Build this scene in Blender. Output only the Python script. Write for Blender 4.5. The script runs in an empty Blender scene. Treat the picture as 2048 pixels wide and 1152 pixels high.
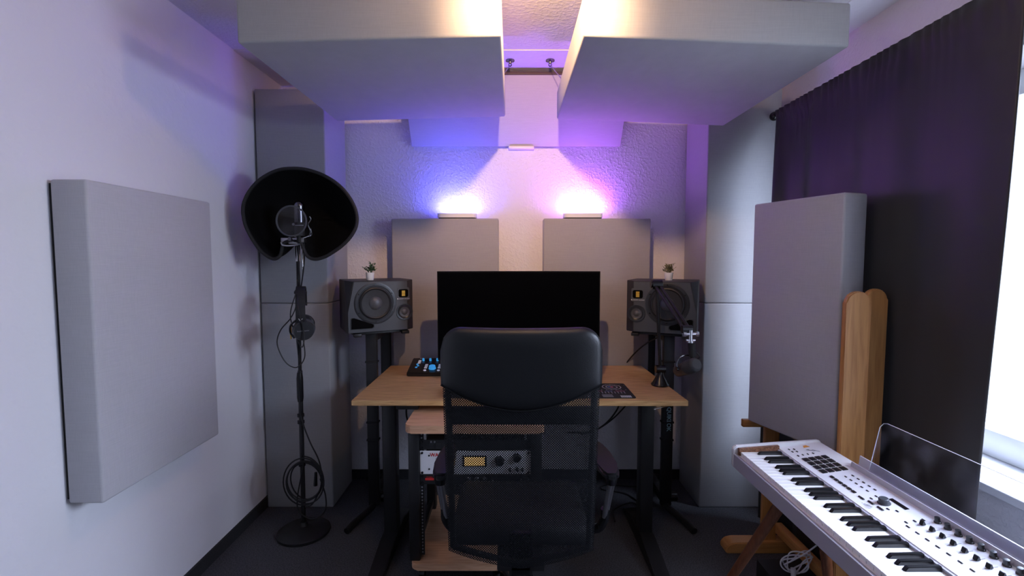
import bpy, bmesh, math, random
from mathutils import Vector, Matrix
random.seed(7)
S = bpy.context.scene
COL = S.collection
PI = math.pi

# ------------------------------------------------------------------ camera, world, big lights, exposure
cd = bpy.data.cameras.new('camera'); cam = bpy.data.objects.new('camera', cd); COL.objects.link(cam)
cd.sensor_width = 36; cd.lens = 950 / 2048 * 36; cd.clip_start = .02
cam.location = (0, 0, 1.434); cam.rotation_euler = (PI / 2 - math.atan(59 / 950), 0, 0)
S.camera = cam
w = bpy.data.worlds.new('world'); S.world = w; w.use_nodes = True
w.node_tree.nodes['Background'].inputs[0].default_value = (.80, .88, 1, 1)
w.node_tree.nodes['Background'].inputs[1].default_value = 1.5


def area_light(name, loc, rot, sx, sy, power, col, spread=PI):
    l = bpy.data.lights.new(name, 'AREA'); l.shape = 'RECTANGLE'; l.size = sx; l.size_y = sy
    l.energy = power; l.color = col; l.spread = spread
    o = bpy.data.objects.new(name, l); COL.objects.link(o); o.location = loc; o.rotation_euler = rot
    return o


# daylight outside the seen window, plus added fill light through an unseen rear opening
area_light('daylight_window', (2.45, 1.35, 2.30), (0, math.radians(59), 0), 1.5, 2.9, 262, (.69, .765, 1))
area_light('rear_fill_light', (2.50, -1.60, 2.20), (0, math.radians(62), 0), 1.6, 1.5, 8, (1, .93, .88))
S.view_settings.view_transform = 'Standard'
S.view_settings.look = 'None'
S.view_settings.gamma = 1
S.view_settings.use_curve_mapping = False
S.view_settings.exposure = 0.75


# ------------------------------------------------------------------ materials
def new_mat(name):
    m = bpy.data.materials.new(name); m.use_nodes = True
    nt = m.node_tree
    return m, nt, nt.nodes['Principled BSDF']


def N(nt, t, **kw):
    n = nt.nodes.new(t)
    for k, v in kw.items(): setattr(n, k, v)
    return n


def simple(name, col, rough=.5, metal=0, bump=0, bscale=200, vary=0, vscale=5, coat=0, sheen=0, emit=None, es=0, stretch=None, spec=None):
    m, nt, p = new_mat(name)
    p.inputs['Base Color'].default_value = (*col, 1)
    p.inputs['Roughness'].default_value = rough
    p.inputs['Metallic'].default_value = metal
    p.inputs['Coat Weight'].default_value = coat
    p.inputs['Sheen Weight'].default_value = sheen
    if spec is not None: p.inputs['Specular IOR Level'].default_value = spec
    if emit:
        p.inputs['Emission Color'].default_value = (*emit, 1); p.inputs['Emission Strength'].default_value = es
    tc = N(nt, 'ShaderNodeTexCoord')
    if stretch:
        mp = N(nt, 'ShaderNodeMapping'); mp.inputs['Scale'].default_value = stretch
        nt.links.new(tc.outputs['Object'], mp.inputs[0]); src = mp.outputs[0]
    else: src = tc.outputs['Object']
    n = N(nt, 'ShaderNodeTexNoise'); n.inputs['Scale'].default_value = vscale; n.inputs['Detail'].default_value = 4
    nt.links.new(src, n.inputs['Vector'])
    r = N(nt, 'ShaderNodeMapRange'); r.inputs[1].default_value = .3; r.inputs[2].default_value = .7
    r.inputs[3].default_value = 1 - max(vary, .02); r.inputs[4].default_value = 1 + max(vary, .02)
    nt.links.new(n.outputs[0], r.inputs[0])
    mx = N(nt, 'ShaderNodeMix', data_type='RGBA', blend_type='MULTIPLY'); mx.inputs[0].default_value = 1
    mx.inputs[6].default_value = (*col, 1); nt.links.new(r.outputs[0], mx.inputs[7])
    nt.links.new(mx.outputs[2], p.inputs['Base Color'])
    if bump:
        b = N(nt, 'ShaderNodeBump'); b.inputs['Strength'].default_value = bump; b.inputs['Distance'].default_value = .004
        n2 = N(nt, 'ShaderNodeTexNoise'); n2.inputs['Scale'].default_value = bscale; n2.inputs['Detail'].default_value = 3
        nt.links.new(src, n2.inputs['Vector']); nt.links.new(n2.outputs[0], b.inputs['Height'])
        nt.links.new(b.outputs[0], p.inputs['Normal'])
    return m


def fabric(name, col):
    m, nt, p = new_mat(name)
    p.inputs['Roughness'].default_value = .92; p.inputs['Sheen Weight'].default_value = .15
    tc = N(nt, 'ShaderNodeTexCoord')
    vals = []
    for sc in ((14, 14, 420), (420, 420, 30), (2, 2, 2)):
        mp = N(nt, 'ShaderNodeMapping'); mp.inputs['Scale'].default_value = sc
        nt.links.new(tc.outputs['Object'], mp.inputs[0])
        n = N(nt, 'ShaderNodeTexNoise'); n.inputs['Scale'].default_value = 1; n.inputs['Detail'].default_value = 2
        nt.links.new(mp.outputs[0], n.inputs['Vector']); vals.append(n.outputs[0])
    a = N(nt, 'ShaderNodeMath', operation='ADD'); nt.links.new(vals[0], a.inputs[0]); nt.links.new(vals[1], a.inputs[1])
    a2 = N(nt, 'ShaderNodeMath', operation='ADD'); nt.links.new(a.outputs[0], a2.inputs[0]); nt.links.new(vals[2], a2.inputs[1])
    r = N(nt, 'ShaderNodeMapRange'); r.inputs[1].default_value = .9; r.inputs[2].default_value = 2.1
    r.inputs[3].default_value = .91; r.inputs[4].default_value = 1.09
    nt.links.new(a2.outputs[0], r.inputs[0])
    mx = N(nt, 'ShaderNodeMix', data_type='RGBA', blend_type='MULTIPLY'); mx.inputs[0].default_value = 1
    mx.inputs[6].default_value = (*col, 1); nt.links.new(r.outputs[0], mx.inputs[7])
    nt.links.new(mx.outputs[2], p.inputs['Base Color'])
    b = N(nt, 'ShaderNodeBump'); b.inputs['Strength'].default_value = .15; b.inputs['Distance'].default_value = .001
    nt.links.new(a.outputs[0], b.inputs['Height']); nt.links.new(b.outputs[0], p.inputs['Normal'])
    return m


def wood(name, dark, light, stretch, rough=.4, ring=9):
    m, nt, p = new_mat(name); p.inputs['Roughness'].default_value = rough
    tc = N(nt, 'ShaderNodeTexCoord'); mp = N(nt, 'ShaderNodeMapping'); mp.inputs['Scale'].default_value = stretch
    nt.links.new(tc.outputs['Object'], mp.inputs[0])
    n = N(nt, 'ShaderNodeTexNoise'); n.inputs['Scale'].default_value = ring; n.inputs['Detail'].default_value = 6
    n.inputs['Distortion'].default_value = .6
    nt.links.new(mp.outputs[0], n.inputs['Vector'])
    c = N(nt, 'ShaderNodeValToRGB'); c.color_ramp.elements[0].position = .32; c.color_ramp.elements[1].position = .62
    c.color_ramp.elements[0].color = (*dark, 1); c.color_ramp.elements[1].color = (*light, 1)
    nt.links.new(n.outputs[0], c.inputs[0]); nt.links.new(c.outputs[0], p.inputs['Base Color'])
    return m


def plaster(name, col, strength=.5, scale=70, smooth_from=None):
    m, nt, p = new_mat(name); p.inputs['Base Color'].default_value = (*col, 1); p.inputs['Roughness'].default_value = .85
    p.inputs['Specular IOR Level'].default_value = .25
    tc = N(nt, 'ShaderNodeTexCoord')
    n = N(nt, 'ShaderNodeTexNoise'); n.inputs['Scale'].default_value = scale; n.inputs['Detail'].default_value = 3
    nt.links.new(tc.outputs['Object'], n.inputs['Vector'])
    r = N(nt, 'ShaderNodeMapRange'); r.inputs[1].default_value = .45; r.inputs[2].default_value = .7
    nt.links.new(n.outputs[0], r.inputs[0])
    b = N(nt, 'ShaderNodeBump'); b.inputs['Strength'].default_value = strength; b.inputs['Distance'].default_value = .005
    nt.links.new(r.outputs[0], b.inputs['Height']); nt.links.new(b.outputs[0], p.inputs['Normal'])
    return m


M = {}
M['wall'] = plaster('rough_white_plaster', (.76, .75, .78), .36, 75)
M['wall_smooth'] = plaster('smooth_white_plaster', (.76, .75, .78), .16, 30)
M['wall_dark'] = plaster('dark_rear_wall', (.10, .10, .11), .3, 60)  # unseen wall made dark to cut its reflection in the headrest
M['ceiling'] = plaster('ceiling_plaster', (.74, .73, .75), .28, 60)
M['fabric_cloud'] = fabric('warm_grey_cloud_fabric', (.385, .378, .375))
M['fabric'] = fabric('grey_acoustic_fabric', (.34, .335, .35))
M['fabric_light'] = fabric('light_grey_acoustic_fabric', (.46, .455, .475))
M['fabric_trap'] = fabric('grey_bass_trap_fabric', (.32, .32, .33))
M['carpet'] = simple('charcoal_carpet', (.062, .063, .072), .95, bump=1, bscale=260, vary=.55, vscale=160)
M['carpet_edge'] = simple('dark_carpet_skirting', (.018, .018, .021), .9, bump=.6, bscale=300, vary=.3, vscale=200)
M['oak'] = wood('light_oak_desk', (.40, .225, .088), (.62, .385, .168), (1.2, 16, 16), .42)
M['oak_pink'] = wood('beech_laminate', (.50, .27, .15), (.64, .38, .23), (1, 12, 12), .45)
M['pine'] = wood('orange_pine', (.42, .18, .052), (.56, .27, .088), (14, 14, 1), .4, 5)
M['pine_y'] = wood('orange_pine_rail', (.42, .18, .052), (.56, .27, .088), (1, 1, 14), .4, 5)
M['walnut'] = wood('walnut_cheek', (.10, .04, .02), (.28, .13, .07), (14, 3, 14), .4)
M['brown_leg'] = wood('brown_stained_leg', (.10, .032, .012), (.17, .06, .025), (14, 14, 2), .35)
M['black_metal'] = simple('black_powder_metal', (.008, .008, .009), .45)
M['black_gloss'] = simple('black_gloss_plastic', (.006, .006, .007), .25)
M['black_matte'] = simple('black_matte', (.009, .009, .010), .7)
M['black_pure'] = simple('recess_shade_black', (.002, .002, .002), .9, spec=.1)  # stands for the shade inside recesses, drawn as flat slabs
M['screen'] = simple('black_screen', (.001, .001, .0015), .25, spec=.12)
M['speaker'] = simple('dark_grey_speaker', (.058, .063, .071), .48)
M['speaker_side'] = simple('black_speaker_side', (.016, .016, .018), .5)
M['speaker_ring'] = simple('speaker_ring', (.020, .021, .024), .33)
M['cone'] = simple('speaker_cone', (.018, .018, .020), .55, vary=.15, vscale=60)
M['dustcap'] = simple('dust_cap', (.075, .078, .084), .42)
M['rubber'] = simple('black_rubber', (.007, .007, .008), .5)
M['leather'] = simple('black_leather', (.0045, .005, .006), .40, bump=.12, bscale=420, spec=.5)
M['chrome'] = simple('chrome', (.75, .75, .78), .14, 1)
M['steel'] = simple('brushed_steel', (.5, .5, .52), .3, 1)
M['dark_chrome'] = simple('dark_nickel', (.16, .16, .18), .22, 1)
M['gold'] = simple('gold_ribbon', (.85, .52, .07), .35, .4)
M['white'] = simple('white_plastic', (.80, .80, .83), .35)
M['white_key'] = simple('white_key_plastic', (.86, .86, .86), .22)
M['key_front'] = simple('key_front', (.55, .53, .52), .5)
M['black_key'] = simple('black_key_plastic', (.010, .010, .011), .28, spec=.6)
M['alu'] = simple('pale_aluminium', (.60, .59, .64), .42, .25)
M['kb_side'] = simple('keyboard_grey_side', (.36, .35, .40), .5)
M['pot'] = simple('white_pot', (.82, .82, .82), .4)
M['leaf'] = simple('green_leaf', (.045, .11, .035), .45, vary=.4, vscale=40)
M['leaf_dry'] = simple('olive_leaf', (.12, .12, .045), .5, vary=.4, vscale=40)
M['soil'] = simple('soil', (.03, .02, .015), .9)
M['curtain'] = simple('dark_blackout_curtain', (.031, .029, .028), .5, bump=.05, bscale=600, sheen=.0)
M['foam'] = simple('black_foam', (.05, .051, .055), .9, bump=.4, bscale=400)
M['felt'] = simple('black_felt', (.003, .003, .0035), .95, spec=.15)
M['win_frame'] = simple('white_window_frame', (.82, .83, .85), .35)
M['sill'] = simple('white_window_sill', (.80, .81, .84), .3)
M['stone_sill'] = simple('grey_stone_sill', (.5, .5, .5), .8, vary=.3, vscale=90)
M['bag'] = simple('translucent_grey_wrap', (.55, .56, .60), .3, vary=.06)
M['blue_led'] = simple('blue_button', (.05, .3, .7), .4, emit=(.05, .45, 1), es=.25)
M['white_led'] = simple('white_button', (.7, .7, .75), .4, emit=(.7, .8, 1), es=.08)
M['vu'] = simple('amber_meter', (.7, .5, .2), .4, emit=(1, .62, .2), es=.45)
M['red'] = simple('red_print', (.5, .02, .02), .5)
M['print_white'] = simple('white_print', (.55, .55, .57), .5)
M['print_grey'] = simple('grey_print', (.25, .25, .27), .5)
M['print_blue'] = simple('pale_blue_print', (.30, .50, .58), .5)
M['pink'] = simple('pink_print', (.6, .12, .25), .5)
M['print_dblue'] = simple('blue_print', (.08, .16, .45), .5)
M['orange'] = simple('orange_badge', (.75, .30, .02), .4)
M['metal_white'] = simple('white_rack_panel', (.62, .62, .64), .4)
M['cable_white'] = simple('white_cable', (.7, .7, .72), .4)
M['rail'] = simple('dark_brown_strip', (.06, .035, .03), .6)
M['led_blue'] = simple('blue_lit_diffuser', (.8, .8, .9), .5, emit=(.10, .10, 1), es=160)
M['led_violet'] = simple('violet_lit_diffuser', (.8, .8, .9), .5, emit=(.46, .12, 1), es=160)
M['bulb'] = simple('warm_bulb', (1, .8, .5), .5, emit=(1, .60, .28), es=20)


def glassy(name, tint, gloss=.08, rough=.02, haze=0):
    m = bpy.data.materials.new(name); m.use_nodes = True; nt = m.node_tree; nt.nodes.clear()
    o = N(nt, 'ShaderNodeOutputMaterial'); t = N(nt, 'ShaderNodeBsdfTransparent'); t.inputs[0].default_value = (*tint, 1)
    g = N(nt, 'ShaderNodeBsdfGlossy'); g.inputs['Roughness'].default_value = rough
    lw = N(nt, 'ShaderNodeLayerWeight'); pw = N(nt, 'ShaderNodeMath', operation='POWER'); pw.inputs[1].default_value = 5; nt.links.new(lw.outputs['Facing'], pw.inputs[0])
    f = N(nt, 'ShaderNodeMath', operation='MULTIPLY_ADD'); f.inputs[1].default_value = .9; f.inputs[2].default_value = .035; nt.links.new(pw.outputs[0], f.inputs[0])
    mx = N(nt, 'ShaderNodeMixShader'); nt.links.new(f.outputs[0], mx.inputs[0])
    nt.links.new(t.outputs[0], mx.inputs[1]); nt.links.new(g.outputs[0], mx.inputs[2])
    last = mx.outputs[0]
    if haze:
        d = N(nt, 'ShaderNodeBsdfDiffuse'); d.inputs[0].default_value = (.7, .72, .8, 1)
        tc = N(nt, 'ShaderNodeTexCoord'); n = N(nt, 'ShaderNodeTexNoise'); n.inputs['Scale'].default_value = 9; n.inputs['Detail'].default_value = 7
        nt.links.new(tc.outputs['Object'], n.inputs['Vector'])
        r = N(nt, 'ShaderNodeMapRange'); r.inputs[1].default_value = .45; r.inputs[2].default_value = .75; r.inputs[3].default_value = .0; r.inputs[4].default_value = haze
        nt.links.new(n.outputs[0], r.inputs[0])
        m2 = N(nt, 'ShaderNodeMixShader'); nt.links.new(r.outputs[0], m2.inputs[0]); nt.links.new(last, m2.inputs[1]); nt.links.new(d.outputs[0], m2.inputs[2]); last = m2.outputs[0]
    nt.links.new(last, o.inputs[0])
    return m


M['glass'] = glassy('window_glass', (.96, .98, 1))
M['acrylic'] = glassy('clear_acrylic', (.90, .91, .94), haze=.10)
M['popmesh'] = glassy('pop_filter_gauze', (.55, .55, .58), haze=.06)


def mesh_mat():
    m, nt, p = new_mat('woven_chair_mesh')
    p.inputs['Base Color'].default_value = (.004, .0045, .006, 1); p.inputs['Roughness'].default_value = .45; p.inputs['Specular IOR Level'].default_value = .28
    tc = N(nt, 'ShaderNodeTexCoord'); sp = N(nt, 'ShaderNodeSeparateXYZ'); nt.links.new(tc.outputs['Object'], sp.inputs[0])
    cs = []
    for ax in (0, 2):
        mu = N(nt, 'ShaderNodeMath', operation='MULTIPLY'); mu.inputs[1].default_value = 2 * PI / .0080
        nt.links.new(sp.outputs[ax], mu.inputs[0])
        c = N(nt, 'ShaderNodeMath', operation='COSINE'); nt.links.new(mu.outputs[0], c.inputs[0]); cs.append(c)
    pr = N(nt, 'ShaderNodeMath', operation='MULTIPLY'); nt.links.new(cs[0].outputs[0], pr.inputs[0]); nt.links.new(cs[1].outputs[0], pr.inputs[1])
    g = N(nt, 'ShaderNodeMath', operation='GREATER_THAN'); g.inputs[1].default_value = .36; nt.links.new(pr.outputs[0], g.inputs[0])
    t = N(nt, 'ShaderNodeBsdfTransparent'); mx = N(nt, 'ShaderNodeMixShader')
    nt.links.new(g.outputs[0], mx.inputs[0]); nt.links.new(p.outputs[0], mx.inputs[1]); nt.links.new(t.outputs[0], mx.inputs[2])
    b = N(nt, 'ShaderNodeBump'); b.inputs['Strength'].default_value = .4; b.inputs['Distance'].default_value = .001; b.invert = True
    nt.links.new(pr.outputs[0], b.inputs['Height']); nt.links.new(b.outputs[0], p.inputs['Normal'])
    nt.links.new(mx.outputs[0], nt.nodes['Material Output'].inputs[0])
    return m


M['mesh'] = mesh_mat()


# ------------------------------------------------------------------ mesh helpers
def V(*a): return Vector(a)


def box(bm, x0, x1, y0, y1, z0, z1, bev=0, seg=2, mtx=None):
    r = bmesh.ops.create_cube(bm, size=1)
    vs = r['verts']
    bmesh.ops.scale(bm, vec=(abs(x1 - x0), abs(y1 - y0), abs(z1 - z0)), verts=vs)
    bmesh.ops.translate(bm, vec=((x0 + x1) / 2, (y0 + y1) / 2, (z0 + z1) / 2), verts=vs)
    if bev:
        es = list({e for v in vs for e in v.link_edges})
        rb = bmesh.ops.bevel(bm, geom=es, offset=bev, segments=seg, affect='EDGES', profile=.5)
        vs = list({v for f in rb['faces'] for v in f.verts} | {v for v in vs if v.is_valid})
    if mtx: bmesh.ops.transform(bm, matrix=mtx, verts=vs)
    return vs


def frame_of(d):
    d = d.normalized(); a = V(0, 0, 1) if abs(d.z) < .9 else V(1, 0, 0)
    u = d.cross(a).normalized(); return u, d.cross(u).normalized()


def cyl(bm, p0, p1, r0, r1=None, n=20, caps=True):
    p0, p1 = Vector(p0), Vector(p1); r1 = r0 if r1 is None else r1
    u, v = frame_of(p1 - p0)
    A = [bm.verts.new(p0 + (u * math.cos(t) + v * math.sin(t)) * r0) for t in [2 * PI * i / n for i in range(n)]]
    B = [bm.verts.new(p1 + (u * math.cos(t) + v * math.sin(t)) * r1) for t in [2 * PI * i / n for i in range(n)]]
    for i in range(n): bm.faces.new((A[i], A[(i + 1) % n], B[(i + 1) % n], B[i]))
    if caps: bm.faces.new(A[::-1]); bm.faces.new(B)


def lathe(bm, prof, origin=(0, 0, 0), axis=(0, 0, 1), n=40):
    """prof: list of (radius, height along axis)"""
    o = Vector(origin); ax = Vector(axis).normalized(); u, v = frame_of(ax)
    rings = []
    for r, hh in prof:
        if r < 1e-6: rings.append([bm.verts.new(o + ax * hh)])
        else: rings.append([bm.verts.new(o + ax * hh + (u * math.cos(t) + v * math.sin(t)) * r) for t in [2 * PI * i / n for i in range(n)]])
    for a, b in zip(rings, rings[1:]):
        for i in range(n):
            j = (i + 1) % n
            if len(a) == 1 and len(b) == 1: continue
            if len(a) == 1: bm.faces.new((a[0], b[i], b[j]))
            elif len(b) == 1: bm.faces.new((a[i], a[j], b[0]))
            else: bm.faces.new((a[i], a[j], b[j], b[i]))


def smooth_pts(pts, k=8):
    P = [Vector(p) for p in pts]
    if len(P) < 3: return P
    Q = [2 * P[0] - P[1]] + P + [2 * P[-1] - P[-2]]; out = []
    for i in range(1, len(Q) - 2):
        for j in range(k):
            t = j / k; a, b, c, d = Q[i - 1], Q[i], Q[i + 1], Q[i + 2]
            out.append(.5 * ((2 * b) + (c - a) * t + (2 * a - 5 * b + 4 * c - d) * t * t + (3 * b - a - 3 * c + d) * t ** 3))
    out.append(P[-1]); return out


def tube(bm, pts, r, n=10, smooth=8, closed=False):
    P = smooth_pts(pts, smooth) if smooth else [Vector(p) for p in pts]
    rings = []; u = None
    for i, p in enumerate(P):
        d = (P[min(i + 1, len(P) - 1)] - P[max(i - 1, 0)]).normalized()
        if u is None: u, v = frame_of(d)
        else:
            u = (u - d * u.dot(d)).normalized(); v = d.cross(u)
        rr = r(i / (len(P) - 1)) if callable(r) else r
        rings.append([bm.verts.new(p + (u * math.cos(t) + v * math.sin(t)) * rr) for t in [2 * PI * k / n for k in range(n)]])
    for a, b in zip(rings, rings[1:]):
        for i in range(n): bm.faces.new((a[i], a[(i + 1) % n], b[(i + 1) % n], b[i]))
    bm.faces.new(rings[0][::-1]); bm.faces.new(rings[-1])


def prism(bm, poly, y0, y1, plane='XZ', bev=0):
    """poly in 2D extruded along third axis"""
    def p3(a, b, t):
        return {'XZ': (a, t, b), 'XY': (a, b, t), 'YZ': (t, a, b)}[plane]
    A = [bm.verts.new(p3(a, b, y0)) for a, b in poly]; B = [bm.verts.new(p3(a, b, y1)) for a, b in poly]
    n = len(poly); fs = [bm.faces.new(A[::-1]), bm.faces.new(B)]
    for i in range(n): fs.append(bm.faces.new((A[i], A[(i + 1) % n], B[(i + 1) % n], B[i])))
    if bev:
        es = list({e for f in fs for e in f.edges})
        bmesh.ops.bevel(bm, geom=es, offset=bev, segments=2, affect='EDGES')


def rounded_rect(x0, x1, z0, z1, r, k=5):
    out = []
    for cx, cz, a0 in ((x1 - r, z0 + r, -PI / 2), (x1 - r, z1 - r, 0), (x0 + r, z1 - r, PI / 2), (x0 + r, z0 + r, PI)):
        for i in range(k + 1):
            a = a0 + PI / 2 * i / k; out.append((cx + r * math.cos(a), cz + r * math.sin(a)))
    return out


def sphere(bm, c, r, sc=(1, 1, 1), seg=20):
    rr = bmesh.ops.create_uvsphere(bm, u_segments=seg, v_segments=seg // 2, radius=r)
    bmesh.ops.scale(bm, vec=sc, verts=rr['verts']); bmesh.ops.translate(bm, vec=c, verts=rr['verts'])


def build(name, fn, mt, parent=None, smooth=35, loc=None):
    """fn(bm) draws in the parent's local space (or, for a top-level object, around its own origin at loc)"""
    bm = bmesh.new(); fn(bm)
    bmesh.ops.recalc_face_normals(bm, faces=bm.faces)
    me = bpy.data.meshes.new(name); bm.to_mesh(me); bm.free()
    me.materials.append(M[mt] if isinstance(mt, str) else mt)
    if smooth:
        me.polygons.foreach_set('use_smooth', [True] * len(me.polygons))
        me.set_sharp_from_angle(angle=math.radians(smooth))
    o = bpy.data.objects.new(name, me); COL.objects.link(o)
    if parent: o.parent = parent
    if loc: o.location = loc
    return o


def wbuild(name, fn, mt, parent, smooth=35):
    """like build, but fn draws in world coordinates and the mesh is moved into the parent's unrotated space"""
    off = Vector(parent.location); p = parent.parent
    while p: off = off + Vector(p.location); p = p.parent

    def g(bm):
        fn(bm); bmesh.ops.translate(bm, vec=-off, verts=bm.verts)
    return build(name, g, mt, parent, smooth)


def tag(o, label, cat, group=None):
    o['label'] = label; o['category'] = cat
    if group: o['group'] = group
    return o


def thing(name, label, cat, loc=(0, 0, 0), rz=0, group=None):
    o = bpy.data.objects.new(name, None); COL.objects.link(o); o.location = loc; o.rotation_euler = (0, 0, rz)
    o.empty_display_size = .05
    return tag(o, label, cat, group)


def solo(name, fn, mt, loc, label, cat, group=None, smooth=35):
    """a thing made of one mesh; fn draws in world coordinates"""
    def g(bm):
        fn(bm); bmesh.ops.translate(bm, vec=-Vector(loc), verts=bm.verts)
    return tag(build(name, g, mt, None, smooth, loc), label, cat, group)


def struct(name, fn, mt, smooth=None):
    o = build(name, fn, mt, None, smooth); o['kind'] = 'structure'; return o


def text(name, body, size, mt, parent, loc, rot, ext=.0004, align='CENTER', sx=1, bold=0):
    c = bpy.data.curves.new(name, 'FONT'); c.body = body; c.size = size; c.extrude = ext; c.align_x = align; c.align_y = 'CENTER'; c.offset = bold
    c.resolution_u = 3
    t = bpy.data.objects.new(name, c); COL.objects.link(t)
    dg = bpy.context.evaluated_depsgraph_get(); me = bpy.data.meshes.new_from_object(t.evaluated_get(dg))
    bpy.data.objects.remove(t); bpy.data.curves.remove(c)
    me.materials.clear(); me.materials.append(M[mt])
    o = bpy.data.objects.new(name, me); COL.objects.link(o); o.parent = parent; o.location = loc; o.rotation_euler = rot; o.scale = (sx, 1, 1)
    return o


def dup(root, loc, rz=None, label=None):
    r = root.copy(); COL.objects.link(r); r.location = loc
    if rz is not None: r.rotation_euler = (0, 0, rz)
    if label: r['label'] = label

    def rec(a, b):
        for ch in [c for c in bpy.data.objects if c.parent == a]:
            d = ch.copy(); COL.objects.link(d); d.parent = b; rec(ch, d)
    rec(root, r)
    return r


# ------------------------------------------------------------------ room shell
XL, XR, YB, YF, ZC = -1.423, 1.596, 3.02, -2.4, 2.50
struct('floor', lambda b: box(b, XL - .2, XR + .2, YF - .2, YB + .2, -.1, 0), 'carpet')
struct('ceiling', lambda b: box(b, XL - .2, XR + .2, YF - .2, YB + .2, ZC, ZC + .1), 'ceiling')
struct('wall_left', lambda b: box(b, XL - .15, XL, YF - .15, YB + .15, 0, ZC), 'wall_smooth')
struct('wall_back', lambda b: box(b, XL, XR + .3, YB, YB + .15, 0, ZC), 'wall')
struct('wall_front', lambda b: box(b, XL, XR + .3, YF - .15, YF, 0, ZC), 'wall_dark')
W0, W1, R0, R1 = .10, 2.44, -2.15, -1.05        # openings along Y; the rear one is unseen, added for fill light
SZ, LZ = .69, 2.10


def wall_right(b):
    for y0, y1 in ((YF, R0), (R1, W0), (W1, YB)): box(b, XR, XR + .30, y0, y1, 0, ZC)
    for y0, y1 in ((R0, R1), (W0, W1)):
        box(b, XR, XR + .30, y0, y1, 0, SZ - .03); box(b, XR, XR + .30, y0, y1, LZ, ZC)


struct('wall_right', wall_right, 'wall')
struct('trim_1', lambda b: box(b, XL, XR, 2.50, YB, ZC - .004, ZC), 'wall_smooth')
struct('trim_2', lambda b: box(b, 1.40, XR, YF, 2.50, ZC - .004, ZC), 'wall_smooth')
struct('baseboard_left', lambda b: box(b, XL, XL + .012, YF, YB, 0, .062), 'carpet_edge')
struct('baseboard_back', lambda b: box(b, XL + .012, XR, YB - .012, YB, 0, .062), 'carpet_edge')
struct('baseboard_right', lambda b: box(b, XR - .012, XR, YF, YB - .012, 0, .062), 'carpet_edge')
for i, (y0, y1) in enumerate(((W0, W1), (R0, R1))):
    def sill(b): box(b, XR - .03, XR + .25, y0, y1, SZ - .03, SZ, .004)
    struct('trim_%d' % (3 + i), sill, 'sill')
    e = bpy.data.objects.new('window_%d' % (i + 1), None); COL.objects.link(e); e['kind'] = 'structure'; e.location = (1.84, y0, SZ)  # the second window is unseen and added for fill light

    def frame(b):
        box(b, 1.80, 1.87, y0, y1, SZ, SZ + .10, .004); box(b, 1.79, 1.86, y0, y1, LZ - .09, LZ, .004)
        n = 2 if i == 0 else 1
        for k in range(n + 1):
            yy = y0 + (y1 - y0 - .07) * k / n; box(b, 1.80, 1.87, yy, yy + .07, SZ, LZ, .004)
    wbuild('window_frame', frame, 'win_frame', e)
    wbuild('pane', lambda b: box(b, 1.830, 1.836, y0, y1, SZ + .09, LZ - .08), 'glass', e)
    wbuild('outer_sill', lambda b: box(b, 1.88, 2.10, y0, y1, SZ - .02, SZ + .06), 'stone_sill', e)


# ------------------------------------------------------------------ acoustic treatment
def fabric_panel(label, x0, x1, y0, y1, z0, z1, mt='fabric', name='acoustic_panel', group=None, bev=.008, tilt=None):
    loc = ((x0 + x1) / 2, (y0 + y1) / 2, z0)
    r = thing(name, label, 'acoustic panel' if name == 'acoustic_panel' else name.replace('_', ' '), loc, 0, group)
    if tilt: r.rotation_euler = tilt
    build('fabric_cover', lambda b: box(b, x0 - loc[0], x1 - loc[0], y0 - loc[1], y1 - loc[1], 0, z1 - z0, bev, 3), mt, r)
    return r


lp = fabric_panel('square-edged pale grey fabric panel hung on the left wall', XL + .012, -1.300, 1.465, 2.065, .655, 1.676, 'fabric_light')
wbuild('backing_frame', lambda b: box(b, XL + .001, XL + .012, 1.475, 2.055, .665, 1.665), 'black_matte', lp)
for x0, x1, lab in ((-.730, -.082, 'grey fabric panel on the back wall under the blue light bar'), (.191, .840, 'grey fabric panel on the back wall under the violet light bar')):
    p = fabric_panel(lab, x0, x1, 2.89, 2.985, .70, 1.676, 'fabric', group='fabric panels on the back wall')
    for xs in (x0 + .08, x1 - .12): wbuild('wall_spacer', lambda b: box(b, xs, xs + .04, 2.985, YB - .001, .8, 1.6), 'rail', p)
traps = 'stacked corner bass traps'
fabric_panel('upper bass trap of the left corner stack behind the round mic shield', -1.410, -1.030, 2.657, 2.985, 1.184, 2.360, 'fabric_trap', 'bass_trap', traps)
fabric_panel('lower bass trap of the left corner stack, standing on the carpet', -1.410, -1.030, 2.657, 2.985, 0, 1.182, 'fabric_trap', 'bass_trap', traps)
fabric_panel('upper bass trap of the right corner stack beside the curtain rod end', 1.078, 1.480, 2.657, 2.985, 1.184, 2.360, 'fabric_trap', 'bass_trap', traps)
fabric_panel('lower bass trap of the right corner stack, standing on the carpet', 1.078, 1.480, 2.657, 2.985, 0, 1.182, 'fabric_trap', 'bass_trap', traps)


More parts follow.
